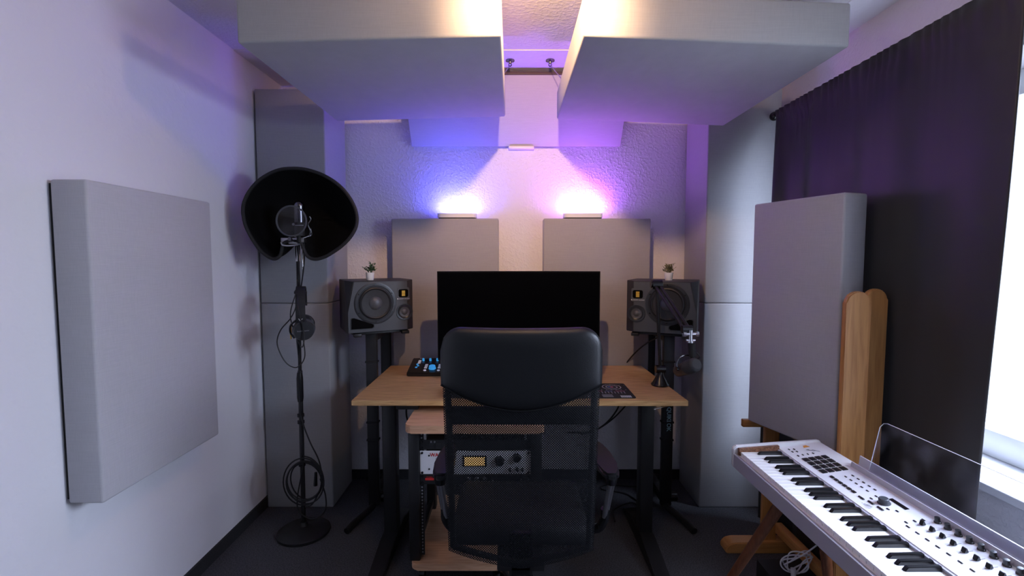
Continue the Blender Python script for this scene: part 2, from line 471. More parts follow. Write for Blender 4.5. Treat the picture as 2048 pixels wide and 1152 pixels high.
# ceiling clouds (trapezoid drift of the photo = small tilt outward)
def cloud(label, x0, x1, y0, y1, dz0, dz1, rope):
    loc = ((x0 + x1) / 2, (y0 + y1) / 2, 2.154)
    r = thing('ceiling_cloud', label, 'acoustic panel', loc, 0, 'ceiling clouds')

    def f(b):
        vs = box(b, x0 - loc[0], x1 - loc[0], y0 - loc[1], y1 - loc[1], 0, .142, .009, 3)
        for v in b.verts:
            t = (v.co.x - (x0 - loc[0])) / (x1 - x0); v.co.z += dz0 * (1 - t) + dz1 * t
    build('fabric_cover', f, 'fabric_cloud', r)
    for k, (hx, hy, tx, ty) in enumerate(rope):
        t = (tx - x0) / (x1 - x0); zt = 2.154 + .142 + dz0 * (1 - t) + dz1 * t
        if k < 2 or True:
            def eye(b):
                lathe(b, [(0, 0), (.016, 0), (.016, .004), (.006, .008), (0, .008)], (tx, ty, zt - .001))
                tube(b, [(tx + .009 * math.cos(a), ty, zt + .016 + .009 * math.sin(a)) for a in [PI * 2 * j / 12 for j in range(13)]], .0018, 6, 0)
            wbuild('screw_eye', eye, 'dark_chrome', r)
        wbuild('wire', lambda b: (tube(b, [(tx, ty, zt + .018), (hx, hy, ZC - .03)], .0016, 6, 0), cyl(b, Vector((tx, ty, zt + .018)).lerp(Vector((hx, hy, ZC - .03)), .25), Vector((tx, ty, zt + .018)).lerp(Vector((hx, hy, ZC - .03)), .38), .0035, n=8)), 'steel', r)
    return r


ropesL = [(-.01, 2.62, -.075, 2.47), (-.02, 1.75, -.10, 1.70), (-.80, 2.55, -.80, 2.45), (-.80, 1.8, -.80, 1.72)]
ropesR = [(.205, 2.62, .27, 2.47), (.25, 1.8, .32, 1.72), (1.02, 2.5, 1.02, 2.45), (.95, 1.95, 1.085, 1.72)]
cloud('left ceiling cloud panel, hanging above the mic stand side', -.905, -.035, 1.61, 2.505, -.012, 0.010, ropesL)
cloud('right ceiling cloud panel, hanging above the curtain side', .235, 1.112, 1.61, 2.545, .010, -.025, ropesR)
for (hx, hy, tx, ty), where in zip(ropesL + ropesR, ('left cloud, nearer the back wall', 'left cloud, nearer the room', 'left cloud, outer back', 'left cloud, outer front', 'right cloud, nearer the back wall', 'right cloud, nearer the room', 'right cloud, outer back', 'right cloud, outer front')):
    def hk(b):
        lathe(b, [(0, 0), (.024, 0), (.024, -.004), (.008, -.008), (.006, -.018), (0, -.018)], (hx, hy, ZC - .004))
        tube(b, [(hx + .008 * math.cos(a), hy, ZC - .028 + .008 * math.sin(a)) for a in [PI * 2 * j / 12 for j in range(13)]], .0022, 6, 0)
    solo('ceiling_hook', hk, 'dark_chrome', (hx, hy, ZC - .004), 'small metal ceiling hook for the %s wire' % where, 'hook', 'hooks carrying the ceiling clouds')

# tilted reflector panel in the wall/ceiling corner
ca = thing('corner_panel', 'smooth tilted panel between ceiling and back wall behind both clouds', 'acoustic panel', (.02, 3.0, 2.13))


def slab(b, x0, x1, pts): prism(b, pts, x0, x1, 'YZ')


wbuild('fabric_cover', lambda b: slab(b, -.618, .668, [(2.985, 2.125), (3.005, 2.142), (2.762, 2.478), (2.737, 2.462)]), 'fabric_light', ca)
wbuild('top_shadow_gap', lambda b: box(b, -.618, .668, 2.728, 2.752, 2.462, 2.478, .002), 'rail', ca)  # dark strip standing for the shadow gap at the panel's top edge
wbuild('wall_bracket', lambda b: box(b, -.02, .135, 2.975, YB, 2.112, 2.126, .002), 'white', ca)


# light bars on the two back panels
def light_bar(label, x0, x1, led, power, colr):
    cx = (x0 + x1) / 2; r = thing('light_bar', label, 'lamp', (cx, 2.935, 1.676), 0, 'light bars on the back panels'); hw = (x1 - x0) / 2
    build('foot', lambda b: prism(b, rounded_rect(-hw + .006, hw - .006, -.036, .036, .02), 0, .006, 'XY'), 'black_matte', r)
    build('housing', lambda b: prism(b, rounded_rect(-hw, hw, -.042, .042, .026), .006, .031, 'XY', .002), 'white', r)
    build('diffuser', lambda b: prism(b, rounded_rect(-hw + .008, hw - .008, .006, .036, .012), .031, .034, 'XY'), led, r)
    return r


light_bar('slim white light bar glowing blue, on top of the left back panel', -.454, -.216, 'led_blue', 4, (.3, .3, 1))
light_bar('slim white light bar glowing violet, on top of the right back panel', .314, .552, 'led_violet', 4, (.55, .3, 1))

# warm spotlight under the ceiling just above the picture, aimed through the gap between the clouds
LP_, LT_ = V(.09, 1.27, 2.322), V(.11, 3.0, 2.02)
pl = thing('spot_lamp', 'small warm ceiling spotlight aimed between the clouds at the back wall', 'lamp', (.09, 1.21, ZC))
wbuild('ceiling_rose', lambda b: cyl(b, (.09, 1.21, ZC - .015), (.09, 1.21, ZC), .04), 'white', pl)
wbuild('stem', lambda b: cyl(b, (.09, 1.21, 2.35), (.09, 1.21, ZC - .01), .006, n=10), 'white', pl)
ld = (LT_ - LP_).normalized()
wbuild('lamp_head', lambda b: lathe(b, [(0, -.10), (.022, -.10), (.030, -.06), (.032, .01), (.028, .01), (.024, -.03), (0, -.03)], LP_ - ld * .02, ld, 28), 'white', pl)
wbuild('bulb', lambda b: sphere(b, LP_ - ld * .034, .014), 'bulb', pl)
sl_ = bpy.data.lights.new('spot_light', 'SPOT'); sl_.energy = 52; sl_.color = (1, .60, .33); sl_.spot_size = math.radians(100); sl_.spot_blend = 1; sl_.shadow_soft_size = .02
so = bpy.data.objects.new('spot_light', sl_); COL.objects.link(so); so.location = LP_; so.rotation_euler = ld.to_track_quat('-Z', 'Y').to_euler()
gl_ = bpy.data.lights.new('bulb_glow', 'POINT'); gl_.energy = 4; gl_.color = (1, .62, .36); gl_.shadow_soft_size = .02
go_ = bpy.data.objects.new('bulb_glow', gl_); COL.objects.link(go_); go_.location = LP_ + ld * .01


# ------------------------------------------------------------------ studio monitors and their stands
SW, SD, SH = .366, .29, .280


def speaker(label, loc, rz, m):
    """m=1: woofer on the left of the front; m=-1 mirrored. local x runs along the front, y into the box; origin under the centre"""
    r = thing('studio_speaker', label, 'speaker', loc, rz, 'studio speakers')
    X = lambda x: (x - SW / 2) * m

    def cab(b):
        fr = [(.034, 0, SH - .004), (0.0, .004, .115), (.0, 0, 0.004), (SW - .045, 0, .004), (SW - .045, 0, SH - .004)]
        bk = [(0, .075, SH), (0, .05, 0), (SW, .05, 0), (SW, .05, SH), (.008, SD, SH), (.008, SD, 0), (SW - .008, SD, 0), (SW - .008, SD, SH)]
        vs = [b.verts.new((X(x), y - SD / 2, z)) for x, y, z in fr + bk]
        h = bmesh.ops.convex_hull(b, input=vs)
        bmesh.ops.dissolve_limit(b, angle_limit=math.radians(1.5), verts=b.verts, edges=b.edges)
        bmesh.ops.bevel(b, geom=list(b.edges), offset=.0022, segments=2, affect='EDGES')
    build('cabinet', cab, 'speaker_side', r, 25)
    bf = [(.036, SH - .007), (.003, .115), (.003, .006), (SW - .048, .006), (SW - .046, SH - .007)]
    build('baffle', lambda b: prism(b, [(X(x), z) for x, z in bf], -SD / 2 - .0012, -SD / 2 + .001), 'speaker', r)
    ax = (0, -1, 0); F = -SD / 2 - .0008
    wx, wz = .146, .158
    ring = build('woofer_ring', lambda b: lathe(b, [(.112, 0), (.112, .003), (.108, .004), (.095, .0035), (.092, .001), (.084, .001)], (X(wx), F, wz), ax, 56), 'speaker_ring', r)
    build('surround', lambda b: lathe(b, [(.089, .000), (.086, .006), (.080, .0085), (.074, .006), (.072, .002)], (X(wx), F, wz), ax, 56), 'rubber', ring)
    build('cone', lambda b: lathe(b, [(.0735, .0045), (.055, .0025), (.034, .0012)], (X(wx), F, wz), ax, 56), 'cone', ring)
    build('dust_cap', lambda b: lathe(b, [(.036, .0012), (.034, .004), (.026, .010), (.014, .0135), (0, .015)], (X(wx), F, wz), ax, 40), 'dustcap', ring)
    for k in range(6):
        a = PI / 2 + k * PI / 3
        build('screw', lambda b: lathe(b, [(.0034, .0035), (.0034, .0052), (.0012, .0052), (0, .004)], (X(wx) + .101 * math.cos(a), F, wz + .101 * math.sin(a)), ax, 10), 'black_gloss', r)
    mx_, mz = .303, .103
    mring = build('midrange_ring', lambda b: lathe(b, [(.047, 0), (.047, .003), (.041, .0035), (.034, .001), (.031, .004), (.027, .002)], (X(mx_), F, mz), ax, 40), 'speaker_ring', r)
    build('midrange_cone', lambda b: lathe(b, [(.028, .003), (.017, .001), (.014, .004), (.008, .007), (0, .008)], (X(mx_), F, mz), ax, 32), 'dustcap', mring)
    tx, tz = .298, .207
    pts = rounded_rect(X(tx) - .034, X(tx) + .034, tz - .040, tz + .032, .008)
    tplate = build('tweeter_plate', lambda b: prism(b, pts, F - .002, F + .002), 'speaker', r)
    build('tweeter_horn', lambda b: prism(b, rounded_rect(X(tx) - .027, X(tx) + .027, tz - .022, tz + .022, .010), F - .0026, F - .001), 'black_pure', tplate)
    build('ribbon', lambda b: [box(b, X(tx) - .009, X(tx) + .009, F - .0045, F - .002, tz - .015 + k * .0062, tz - .0108 + k * .0062) for k in range(5)], 'gold', tplate)
    text('logo', '\u25cf ADAM AUDIO', .0095, 'print_white', r, (X(tx), F - .0022, tz - .031), (PI / 2, 0, 0), .0003)
    port = [(.014, .022), (.128, .022), (.138, .028), (.138, .042), (.128, .047), (.032, .086), (.020, .086), (.014, .080)]
    prim = build('port_rim', lambda b: prism(b, [(X(x), z) for x, z in port], F - .0018, F + .002), 'speaker_ring', r)
    cx = sum(x for x, z in port) / 8; cz = sum(z for x, z in port) / 8
    build('port_shade', lambda b: prism(b, [(X(cx + (x - cx) * .93), cz + (z - cz) * .90) for x, z in port], F - .0024, F + .001), 'black_pure', prim)  # black slab painting the shade inside the port; no hollow is cut
    return r


def spk_loc(nx, ny, rz, m):
    """centre of the box from the near bottom front corner"""
    c, s = math.cos(rz), math.sin(rz)
    lx, ly = (SW / 2 if m == 1 else -SW / 2), SD / 2
    return (nx + c * lx - s * ly, ny + s * lx + c * ly, 1.036)


a1, a2 = math.radians(29), math.radians(-25)
L1 = spk_loc(-.862, 2.475, a1, 1); L2 = spk_loc(.945, 2.415, a2, -1)
speaker('dark grey three-way studio speaker left of the monitor, toed in', L1, a1, 1)
speaker('dark grey three-way studio speaker right of the monitor, behind the boom arm', L2, a2, -1)


def stand(label, loc, rz, s, poles, logo=False):
    r = thing('speaker_stand', label, 'speaker stand', (loc[0], loc[1], 0), 0, 'speaker stands')
    zt = 1.036

    def plate(b):
        m = Matrix.Rotation(rz, 4, 'Z'); m.translation = (loc[0], loc[1], 0)
        box(b, -.15, .15, -.11, .11, zt - .014, zt - .002, .002, mtx=m)
        for sx in (-.15, .11): box(b, sx, sx + .04, -.135, -.105, zt - .022, zt - .004, .003, mtx=m)
    wbuild('top_plate', plate, 'black_metal', r)
    for (px, py) in poles:
        wbuild('column', lambda b: box(b, px - .030, px + .030, py - .016, py + .016, .05, zt - .014, .004), 'black_metal', r)
    (ax_, ay), (bx, by) = poles
    for z0, z1 in ((zt - .06, zt - .014), (.05, .10)): wbuild('cross_piece', lambda b: box(b, ax_ - .02, ax_ + .02, ay, by, z0, z1, .002), 'black_metal', r)
    wbuild('foot', lambda b: (tube(b, [(ax_, ay, .055), (ax_ - s * .008, ay - .03, .045), (ax_ - s * .075, ay - .16, .022), (ax_ - s * .085, ay - .21, .017)], .017, 10, 0)), 'black_metal', r)
    wbuild('foot', lambda b: tube(b, [(bx, by, .055), (bx - s * .14, by + .03, .017)], .015, 10, 0), 'black_metal', r)
    wbuild('lock_knob', lambda b: cyl(b, (ax_ + .02, ay + .04, .075), (ax_ + .075, ay + .04, .075), .03, .026), 'black_gloss', r)
    for z in (.86, .52, .42):
        wbuild('cable_clip', lambda b: box(b, ax_ - .034, ax_ + .034, ay - .019, ay + .019, z, z + .010, .002), 'black_matte', r)
    if logo:
        text('logo', 'QUIKLOK', .031, 'print_blue', r, (ax_ - loc[0] + .004, ay - .0175 - loc[1], .545), (PI / 2, PI / 2, 0), .0006, bold=.0006)
    return r


stand('black twin-column speaker stand under the left speaker', L1, a1, 1, [(-.775, 2.60), (-.790, 2.95)])
stand('black twin-column speaker stand with white lettering, under the right speaker', L2, a2, -1, [(.865, 2.60), (.866, 2.955)], True)


# potted plants on the speakers
def plant(label, loc, leafmat, spiky, seed):
    rnd = random.Random(seed); r = thing('potted_plant', label, 'plant', loc, 0, 'potted plants on the speakers')
    build('pot', lambda b: lathe(b, [(0, 0), (.017, 0), (.0185, .002), (.0235, .042), (.0215, .042), (.020, .036), (0, .036)], n=32), 'pot', r)
    build('soil', lambda b: lathe(b, [(0, .037), (.0206, .0365)], n=24), 'soil', r)

    def leaves(b):
        for k in range(16 if not spiky else 26):
            a = rnd.uniform(0, 2 * PI); rr = rnd.uniform(.0, .034); top = V(math.cos(a) * rr, math.sin(a) * rr, .042 + rnd.uniform(.022, .060) - rr * .3)
            base = V(math.cos(a) * .006, math.sin(a) * .006, .036)
            tube(b, [base, base.lerp(top, .5) + V(0, 0, .006), top], .0008, 4, 3)
            for q in range(7 if not spiky else 9):
                t = rnd.uniform(.45, 1.0); p = base.lerp(top, t); a2_ = rnd.uniform(0, 2 * PI)
                d = V(math.cos(a2_), math.sin(a2_), rnd.uniform(.1, 1.1)).normalized(); s = d.cross(V(0, 0, 1)).normalized()
                ln, wd = (.015, .0048) if not spiky else (.011, .0017)
                ln *= rnd.uniform(.8, 1.2); u = d.cross(s) * .0012
                vs = [b.verts.new(q_) for q_ in (p, p + d * ln * .45 + s * wd + u, p + d * ln, p + d * ln * .45 - s * wd + u)]
                mid = b.verts.new(p + d * ln * .5 - u)
                for i in range(4): b.faces.new((vs[i], vs[(i + 1) % 4], mid))
    build('foliage', leaves, leafmat, r, 60)
    return r


plant('small broad-leaved green plant in a white pot on the left speaker', (-.770, 2.575, 1.3165), 'leaf', False, 3)
plant('small spiky olive-green plant in a white pot on the right speaker', (.845, 2.56, 1.3165), 'leaf_dry', True, 5)

# ------------------------------------------------------------------ desk and what stands on it
DZ = .78
dk = thing('desk', 'light oak standing desk with black metal legs behind the office chair', 'desk', (.035, 2.5, 0))
wbuild('desktop', lambda b: prism(b, [(-.742, 2.156), (.812, 2.150), (.790, 2.872), (-.742, 2.872)], DZ - .025, DZ, 'XY', .0015), 'oak', dk)
for s, x in ((-1, -.606), (1, .668)):
    wbuild('leg', lambda b: (box(b, x - .032, x + .032, 2.29, 2.36, .03, DZ - .06, .003), box(b, x - .03, x + .03, 2.25, 2.80, DZ - .06, DZ - .026, .003)), 'black_metal', dk)
    wbuild('foot', lambda b: (prism(b, [(2.02, .0), (2.62, .0), (2.62, .02), (2.44, .07), (2.25, .07), (2.02, .022)], x - .036, x + .036, 'YZ', .003)), 'black_metal', dk)
for y in (2.40, 2.56): wbuild('frame_beam', lambda b: box(b, -.606, .668, y, y + .04, DZ - .06, DZ - .03), 'black_metal', dk)
wbuild('control_box', lambda b: box(b, -.545, -.44, 2.19, 2.30, DZ - .055, DZ - .0255, .005), 'black_matte', dk)
wbuild('brace_rod', lambda b: cyl(b, (.655, 2.15, DZ - .040), (.745, 2.18, DZ - .028), .003), 'chrome', dk)

# curved monitor
mo = thing('computer_monitor', 'large black curved computer monitor with a dark screen on the desk', 'monitor', (.04, 2.5, DZ))


def curved(b, x0, x1, z0, z1, y, t, sag, n=24):
    A = []
    for i in range(n + 1):
        u = i / n * 2 - 1; yy = y + sag * (1 - u * u) + .0; x = x0 + (x1 - x0) * i / n
        A.append([b.verts.new((x, yy, z0)), b.verts.new((x, yy, z1)), b.verts.new((x, yy + t, z1)), b.verts.new((x, yy + t, z0))])
    for p, q in zip(A, A[1:]):
        for k in range(4): b.faces.new((p[k], q[k], q[(k + 1) % 4], p[(k + 1) % 4]))
    b.faces.new(A[0]); b.faces.new(A[-1][::-1])


wbuild('monitor_shell', lambda b: curved(b, -.387, .456, .905, 1.368, 2.452, .034, .035), 'black_gloss', mo)
wbuild('screen', lambda b: curved(b, -.381, .450, .915, 1.362, 2.4505, .004, .035), 'screen', mo)
wbuild('stand', lambda b: (box(b, 0.0, .07, 2.53, 2.56, DZ + .01, 1.15, .006), prism(b, rounded_rect(-.10, .17, 2.46, 2.66, .03), DZ, DZ + .012, 'XY', .002)), 'black_metal', mo)

# desktop audio controller
ct = thing('audio_controller', 'black desktop audio controller with glowing blue knobs on the left of the desk', 'audio interface', (-.47, 2.69, DZ))
cx0, cx1, cy0, cy1, ch0, ch1 = -.585, -.345, 2.60, 2.785, .022, .066


def cs(u, v, up=0):
    """u across, v from front to back on the sloped top"""
    return Vector((cx0 + (cx1 - cx0) * u, cy0 + (cy1 - cy0) * v, DZ + ch0 + (ch1 - ch0) * v)) + Vector((0, -.23, .97)) * up


wbuild('body', lambda b: prism(b, [(cy0, DZ), (cy1, DZ), (cy1, DZ + ch1), (cy0, DZ + ch0)], cx0, cx1, 'YZ', .004), 'black_gloss', ct)
sl = math.atan((ch1 - ch0) / (cy1 - cy0)); nrm = V(0, -math.sin(sl), math.cos(sl))


def pushbtn(name, u, v, wx, wy, mt, hh=.004):
    def f(b):
        m = Matrix.Rotation(sl, 4, 'X'); m.translation = cs(u, v); box(b, -wx / 2, wx / 2, -wy / 2, wy / 2, -.001, hh, .0008, 1, mtx=m)
    wbuild(name, f, mt, ct)


def knob(name, u, v, rad, hh, mt, par, base, nn, n=24):
    wbuild(name, lambda b: lathe(b, [(0, -.001), (rad * 1.12, -.001), (rad * 1.05, .002), (rad, .003), (rad * .92, hh), (0, hh)], base, nn, n), mt, par)


for k in range(4): knob('rotary_knob', 0, 0, .0065, .014, 'blue_led', ct, cs(.28 + k * .17, .80), nrm)
for k in range(4): pushbtn('label_strip', .28 + k * .17, .66, .016, .004, 'print_dblue', .0006)
for k in range(3): pushbtn('button', .20, .78 - k * .08, .016, .007, 'white_led')
for k in range(3): pushbtn('level_meter', .17 + .03 * (k % 2), .55 - k * .10, .012, .012, 'blue_led', .001)
for k in range(3):
    pushbtn('button', .40, .50 - k * .10, .016, .008, 'white_led'); pushbtn('button', .72, .50 - k * .10, .016, .008, 'white_led')
for u in (.40, .72): wbuild('round_button', lambda b: lathe(b, [(0, 0), (.008, 0), (.008, .003), (0, .004)], cs(u, .14), nrm), 'white_led', ct)
knob('main_dial', .56, .28, .019, .016, 'blue_led', ct, cs(.56, .28), nrm, 32)
text('logo', 'PreSonus', .016, 'print_white', ct, cs(.30, .94, .0006) - Vector(ct.location), (sl, 0, 0), .0003)

# mouse pad, mouse
mp_ = thing('mouse_pad', 'dark printed mouse pad with concentric rings on the right of the desk', 'mouse pad', (.44, 2.316, DZ))
wbuild('mat', lambda b: prism(b, rounded_rect(.300, .583, 2.187, 2.446, .012), DZ, DZ + .003, 'XY'), 'black_matte', mp_)


def ringdeco(b, cx, cy, r0, r1, z, n=48):
    A = [b.verts.new((cx + r0 * math.cos(t), cy + r0 * math.sin(t), z)) for t in [2 * PI * i / n for i in range(n)]]
    B = [b.verts.new((cx + r1 * math.cos(t), cy + r1 * math.sin(t), z)) for t in [2 * PI * i / n for i in range(n)]]
    for i in range(n): b.faces.new((A[i], A[(i + 1) % n], B[(i + 1) % n], B[i]))


rcx, rcy, zp = .505, 2.375, DZ + .0034
wbuild('ring_print', lambda b: (ringdeco(b, rcx, rcy, .026, .030, zp), ringdeco(b, rcx, rcy, .044, .048, zp), [box(b, rcx - .075 + k * .012, rcx - .069 + k * .012, 2.366 + .045 * (-1) ** k, 2.368 + .045 * (-1) ** k, DZ + .003, zp) for k in range(13)]), 'print_white', mp_)
wbuild('centre_print', lambda b: (ringdeco(b, rcx, rcy, .0, .010, zp)), 'pink', mp_)
wbuild('centre_print', lambda b: (ringdeco(b, rcx - .012, rcy + .004, .0, .008, zp + .0002)), 'print_dblue', mp_)
wbuild('bar_print', lambda b: [box(b, x, x + .045, 2.300, 2.304, DZ + .003, zp) for x in (.40, .51)], 'pink', mp_)
wbuild('bar_print', lambda b: [box(b, x, x + .035, 2.300, 2.304, DZ + .003, zp) for x in (.357, .46)], 'print_dblue', mp_)
wbuild('text_print', lambda b: ([box(b, .36 + k * .0155, .364 + k * .0155, 2.262, 2.292, DZ + .003, zp) for k in range(13)], [box(b, x, x + .05, 2.200 + j * .012, 2.205 + j * .012, DZ + .003, zp) for x in (.36, .43) for j in range(4)]), 'print_grey', mp_)
wbuild('corner_print', lambda b: [box(b, .515 + k * .0085, .522 + k * .0085, 2.195 + j * .011, 2.203 + j * .011, DZ + .003, zp) for k in range(6) for j in range(3)], 'print_white', mp_)


def mouse(b):
    sphere(b, (.398, 2.33, DZ + .004), 1, (.031, .056, .036), 24)
    bmesh.ops.bisect_plane(b, geom=b.verts[:] + b.edges[:] + b.faces[:], plane_co=(0, 0, DZ + .004), plane_no=(0, 0, -1), clear_outer=True)
    bmesh.ops.holes_fill(b, edges=b.edges)


solo('computer_mouse', mouse, 'black_gloss', (.398, 2.33, DZ + .004), 'black computer mouse on the left edge of the mouse pad', 'mouse')

# computer keyboard, mostly hidden by the chair
kbd = thing('computer_keyboard', 'slim black computer keyboard behind the chair back on the desk', 'keyboard', (0.02, 2.26, DZ))
wbuild('case', lambda b: box(b, -.32, .15, 2.19, 2.33, DZ, DZ + .018, .004), 'black_matte', kbd)
wbuild('keycaps', lambda b: [box(b, -.315 + i * .0215, -.297 + i * .0215, 2.198 + j * .0215, 2.216 + j * .0215, DZ + .016, DZ + .024, .001, 1) for i in range(21) for j in range(6)], 'black_gloss', kbd)

# boom arm with broadcast microphone
ba = thing('boom_arm', 'black jointed microphone boom arm on a conical base at the desk edge', 'boom arm', (.765, 2.42, DZ))
P0, P1, P2 = V(.765, 2.42, .865), V(.720, 2.36, 1.305), V(.778, 2.10, 1.120)
wbuild('base', lambda b: lathe(b, [(0, 0), (.044, 0), (.046, .006), (.038, .016), (.018, .052), (.014, .06), (.012, .085), (0, .086)], (.765, 2.42, DZ), n=36), 'black_gloss', ba)
for nm, A_, B_, rr in (('lower_arm', P0, P1, .007), ('upper_arm', P1, P2, .008)):
    def rods(b):
        s = V(.012, 0, 0)
        if nm == 'lower_arm':
            cyl(b, A_, B_, .0085, n=12); return
        cyl(b, A_ - s, B_ - s, rr, n=12); cyl(b, A_ + s, B_ + s, rr, n=12)
    wbuild(nm, rods, 'black_metal', ba)
wbuild('joint', lambda b: (cyl(b, P0 - V(.024, 0, 0), P0 + V(.024, 0, 0), .020)), 'black_gloss', ba)
wbuild('joint', lambda b: (cyl(b, P1 - V(.024, 0, 0), P1 + V(.024, 0, 0), .024), cyl(b, P1 + V(-.03, 0, -.0), P1 + V(-.024, 0, 0), .016)), 'black_gloss', ba)
wbuild('spring', lambda b: cyl(b, P0.lerp(P1, .82) + V(-.001, -.004, 0), P0.lerp(P1, .93) + V(-.001, -.004, 0), .004, n=10), 'chrome', ba)
wbuild('joint', lambda b: (cyl(b, P2 - V(.022, 0, 0), P2 + V(.022, 0, 0), .018)), 'black_gloss', ba)
Q = P2 + V(.014, -.012, -.014)
wbuild('swivel', lambda b: (cyl(b, Q + V(-.026, 0, -.006), Q + V(.030, 0, -.006), .0075), cyl(b, Q + V(.022, 0, -.006), Q + V(.034, 0, -.006), .012, n=8), cyl(b, Q + V(-.034, 0, -.006), Q + V(-.022, 0, -.006), .012, n=8), cyl(b, Q + V(0, 0, .012), Q + V(0, 0, -.045), .009), cyl(b, Q + V(-.020, 0, -.034), Q + V(.020, 0, -.034), .006), cyl(b, Q + V(0, 0, -.036), Q + V(0, 0, -.044), .015)), 'chrome', ba)

mc = thing('broadcast_microphone', 'dark grey broadcast microphone hanging from the boom arm', 'microphone', Q + V(.004, 0, -.16))
wbuild('mount_sleeve', lambda b: (cyl(b, Q + V(.004, 0, -.046), Q + V(.010, 0, -.105), .0155), cyl(b, Q + V(.010, 0, -.105), Q + V(.011, 0, -.118), .008)), 'black_matte', mc)
mcn = Q + V(-.010, .01, -.160); mdir = V(.16, -.85, .38).normalized(); side = V(0, 0, 1).cross(mdir).normalized()
yk = mcn - mdir * .012
up = V(0, 0, 1)


def yoke(b):
    tube(b, [Q + V(.011, 0, -.112), Q + V(.012, 0, -.128)], .006, 8, 0)
    pts = [yk + side * .040, yk + side * .042 + up * .022, yk + side * .026 + up * .052, yk + up * .060, yk - side * .026 + up * .052, yk - side * .042 + up * .022, yk - side * .040]
    tube(b, pts, .0036, 8, 6)
    for s_ in (1, -1): cyl(b, yk + side * .034 * s_, yk + side * .046 * s_, .009)


wbuild('yoke', yoke, 'dark_chrome', mc)
M['mic_body'] = simple('dark_grey_mic_body', (.032, .030, .028), .35)
wbuild('body', lambda b: lathe(b, [(0, -.082), (.022, -.082), (.028, -.074), (.030, -.02), (.030, .012), (0, .012)], mcn, mdir, 36), 'mic_body', mc)
wbuild('windscreen', lambda b: lathe(b, [(.0305, .008), (.0315, .02), (.0315, .062), (.028, .076), (.020, .083), (0, .085)], mcn, mdir, 36), 'foam', mc)
wbuild('cable', lambda b: tube(b, [Q + V(.03, .0, -.09), Q + V(.042, .0, -.112), yk + V(.036, .012, .035), yk + V(.03, .02, .02)], .0028, 8, 6), 'rubber', mc)

# ------------------------------------------------------------------ mic stand with shield, pop filter, condenser mic, headphones, cable
MX, MY = -1.090, 2.406
ms = thing('microphone_stand', 'tall black microphone stand with a round cast base by the left bass traps', 'microphone stand', (MX, MY, 0))
wbuild('base', lambda b: lathe(b, [(0, 0), (.128, 0), (.131, .004), (.130, .014), (.120, .020), (.045, .034), (.022, .040), (.016, .060), (0, .06)], (MX, MY, 0), n=56), 'black_metal', ms)
wbuild('lower_tube', lambda b: cyl(b, (MX, MY, .05), (MX + .002, MY, .86), .0115), 'black_metal', ms)
wbuild('clutch', lambda b: lathe(b, [(0, .70), (.0135, .70), (.0165, .72), (.0165, .82), (.013, .85), (0, .85)], (MX, MY, 0), n=24), 'black_gloss', ms)
wbuild('clamp_ring', lambda b: [lathe(b, [(.011, z), (.017, z), (.017, z + .014), (.011, z + .014)], (MX, MY, 0), n=20) for z in (.62, .36, .585)], 'black_matte', ms)
wbuild('upper_tube', lambda b: cyl(b, (MX + .002, MY, .84), (MX + .008, MY, 1.52), .0085), 'black_gloss', ms)
wbuild('clamp', lambda b: (cyl(b, (MX + .002, MY, 1.25), (MX + .003, MY, 1.275), .014), box(b, MX - .012, MX + .05, MY - .014, MY + .0, 1.255, 1.27, .003)), 'black_matte', ms)
wbuild('chrome_mount', lambda b: (cyl(b, (MX + .008, MY - .0, 1.42), (MX + .008, MY, 1.535), .0115), cyl(b, (MX - .03, MY - .012, 1.515), (MX + .045, MY - .012, 1.515), .007), cyl(b, (MX + .035, MY - .01, 1.38), (MX + .035, MY - .01, 1.50), .005)), 'chrome', ms)

# shield: outline traced in its own plane (x right, z up), metres around its centre
ol_px = [(97, 320), (101, 275), (120, 225), (150, 178), (188, 138), (230, 108), (280, 83), (330, 70), (400, 67), (455, 74), (510, 90), (555, 110), (600, 138), (640, 172), (675, 215), (703, 265), (718, 310), (722, 350), (716, 390), (700, 425), (680, 455), (655, 483), (625, 510), (590, 535), (550, 560), (515, 574), (485, 580), (455, 573), (435, 555), (422, 525), (412, 495), (392, 478), (360, 474), (330, 478), (310, 492), (302, 520), (295, 548), (282, 568), (262, 578), (240, 574), (210, 555), (180, 525), (150, 478), (125, 430), (106, 380)]
k_ = 2.40 / 950 / 2.88
SHX, SHZ, SHY = -1.062, 1.655, 2.36
OL = [((x - 385) * k_, -(z - 320) * k_) for x, z in ol_px]
sh = thing('reflection_filter', 'large black bowl-shaped vocal shield on top of the microphone stand', 'microphone shield', (SHX, SHY, SHZ))
sh.rotation_euler = (0, 0, math.radians(6))


def bowl(b):
    n = len(OL); R = 14; prev = None
    inner, outer = [], []
    for side_ in (0, 1):
        rings = []
        for i in range(R + 1):
            t = i / R; ring = []
            for (x, z) in OL:
                dep = .20 * (1 - t ** 2.4) ** .75
                if side_ == 0:
                    rib = .006 * math.sin(z * t * 190) * (1 if .2 < t < .93 else 0)
                    ring.append(b.verts.new((x * t * .955, dep + rib, z * t * .955)) if i else None)
                else: ring.append(b.verts.new((x * t, dep * 1.08 + .012 * (1 if i < R else 1), z * t)) if i else None)
            if i == 0: c0 = b.verts.new((0, .20 if side_ == 0 else .232, 0)); ring = None
            rings.append(ring)
        for j in range(n): b.faces.new((c0, rings[1][j], rings[1][(j + 1) % n]))
        for i in range(1, R):
            for j in range(n): b.faces.new((rings[i][j], rings[i][(j + 1) % n], rings[i + 1][(j + 1) % n], rings[i + 1][j]))
        (inner if side_ == 0 else outer).extend(rings[-1])
    n_ = len(inner); mid = [b.verts.new((x * .985, -.010, z * .985)) for x, z in OL]
    for j in range(n_):
        k = (j + 1) % n_
        b.faces.new((inner[j], inner[k], mid[k], mid[j])); b.faces.new((mid[j], mid[k], outer[k], outer[j]))


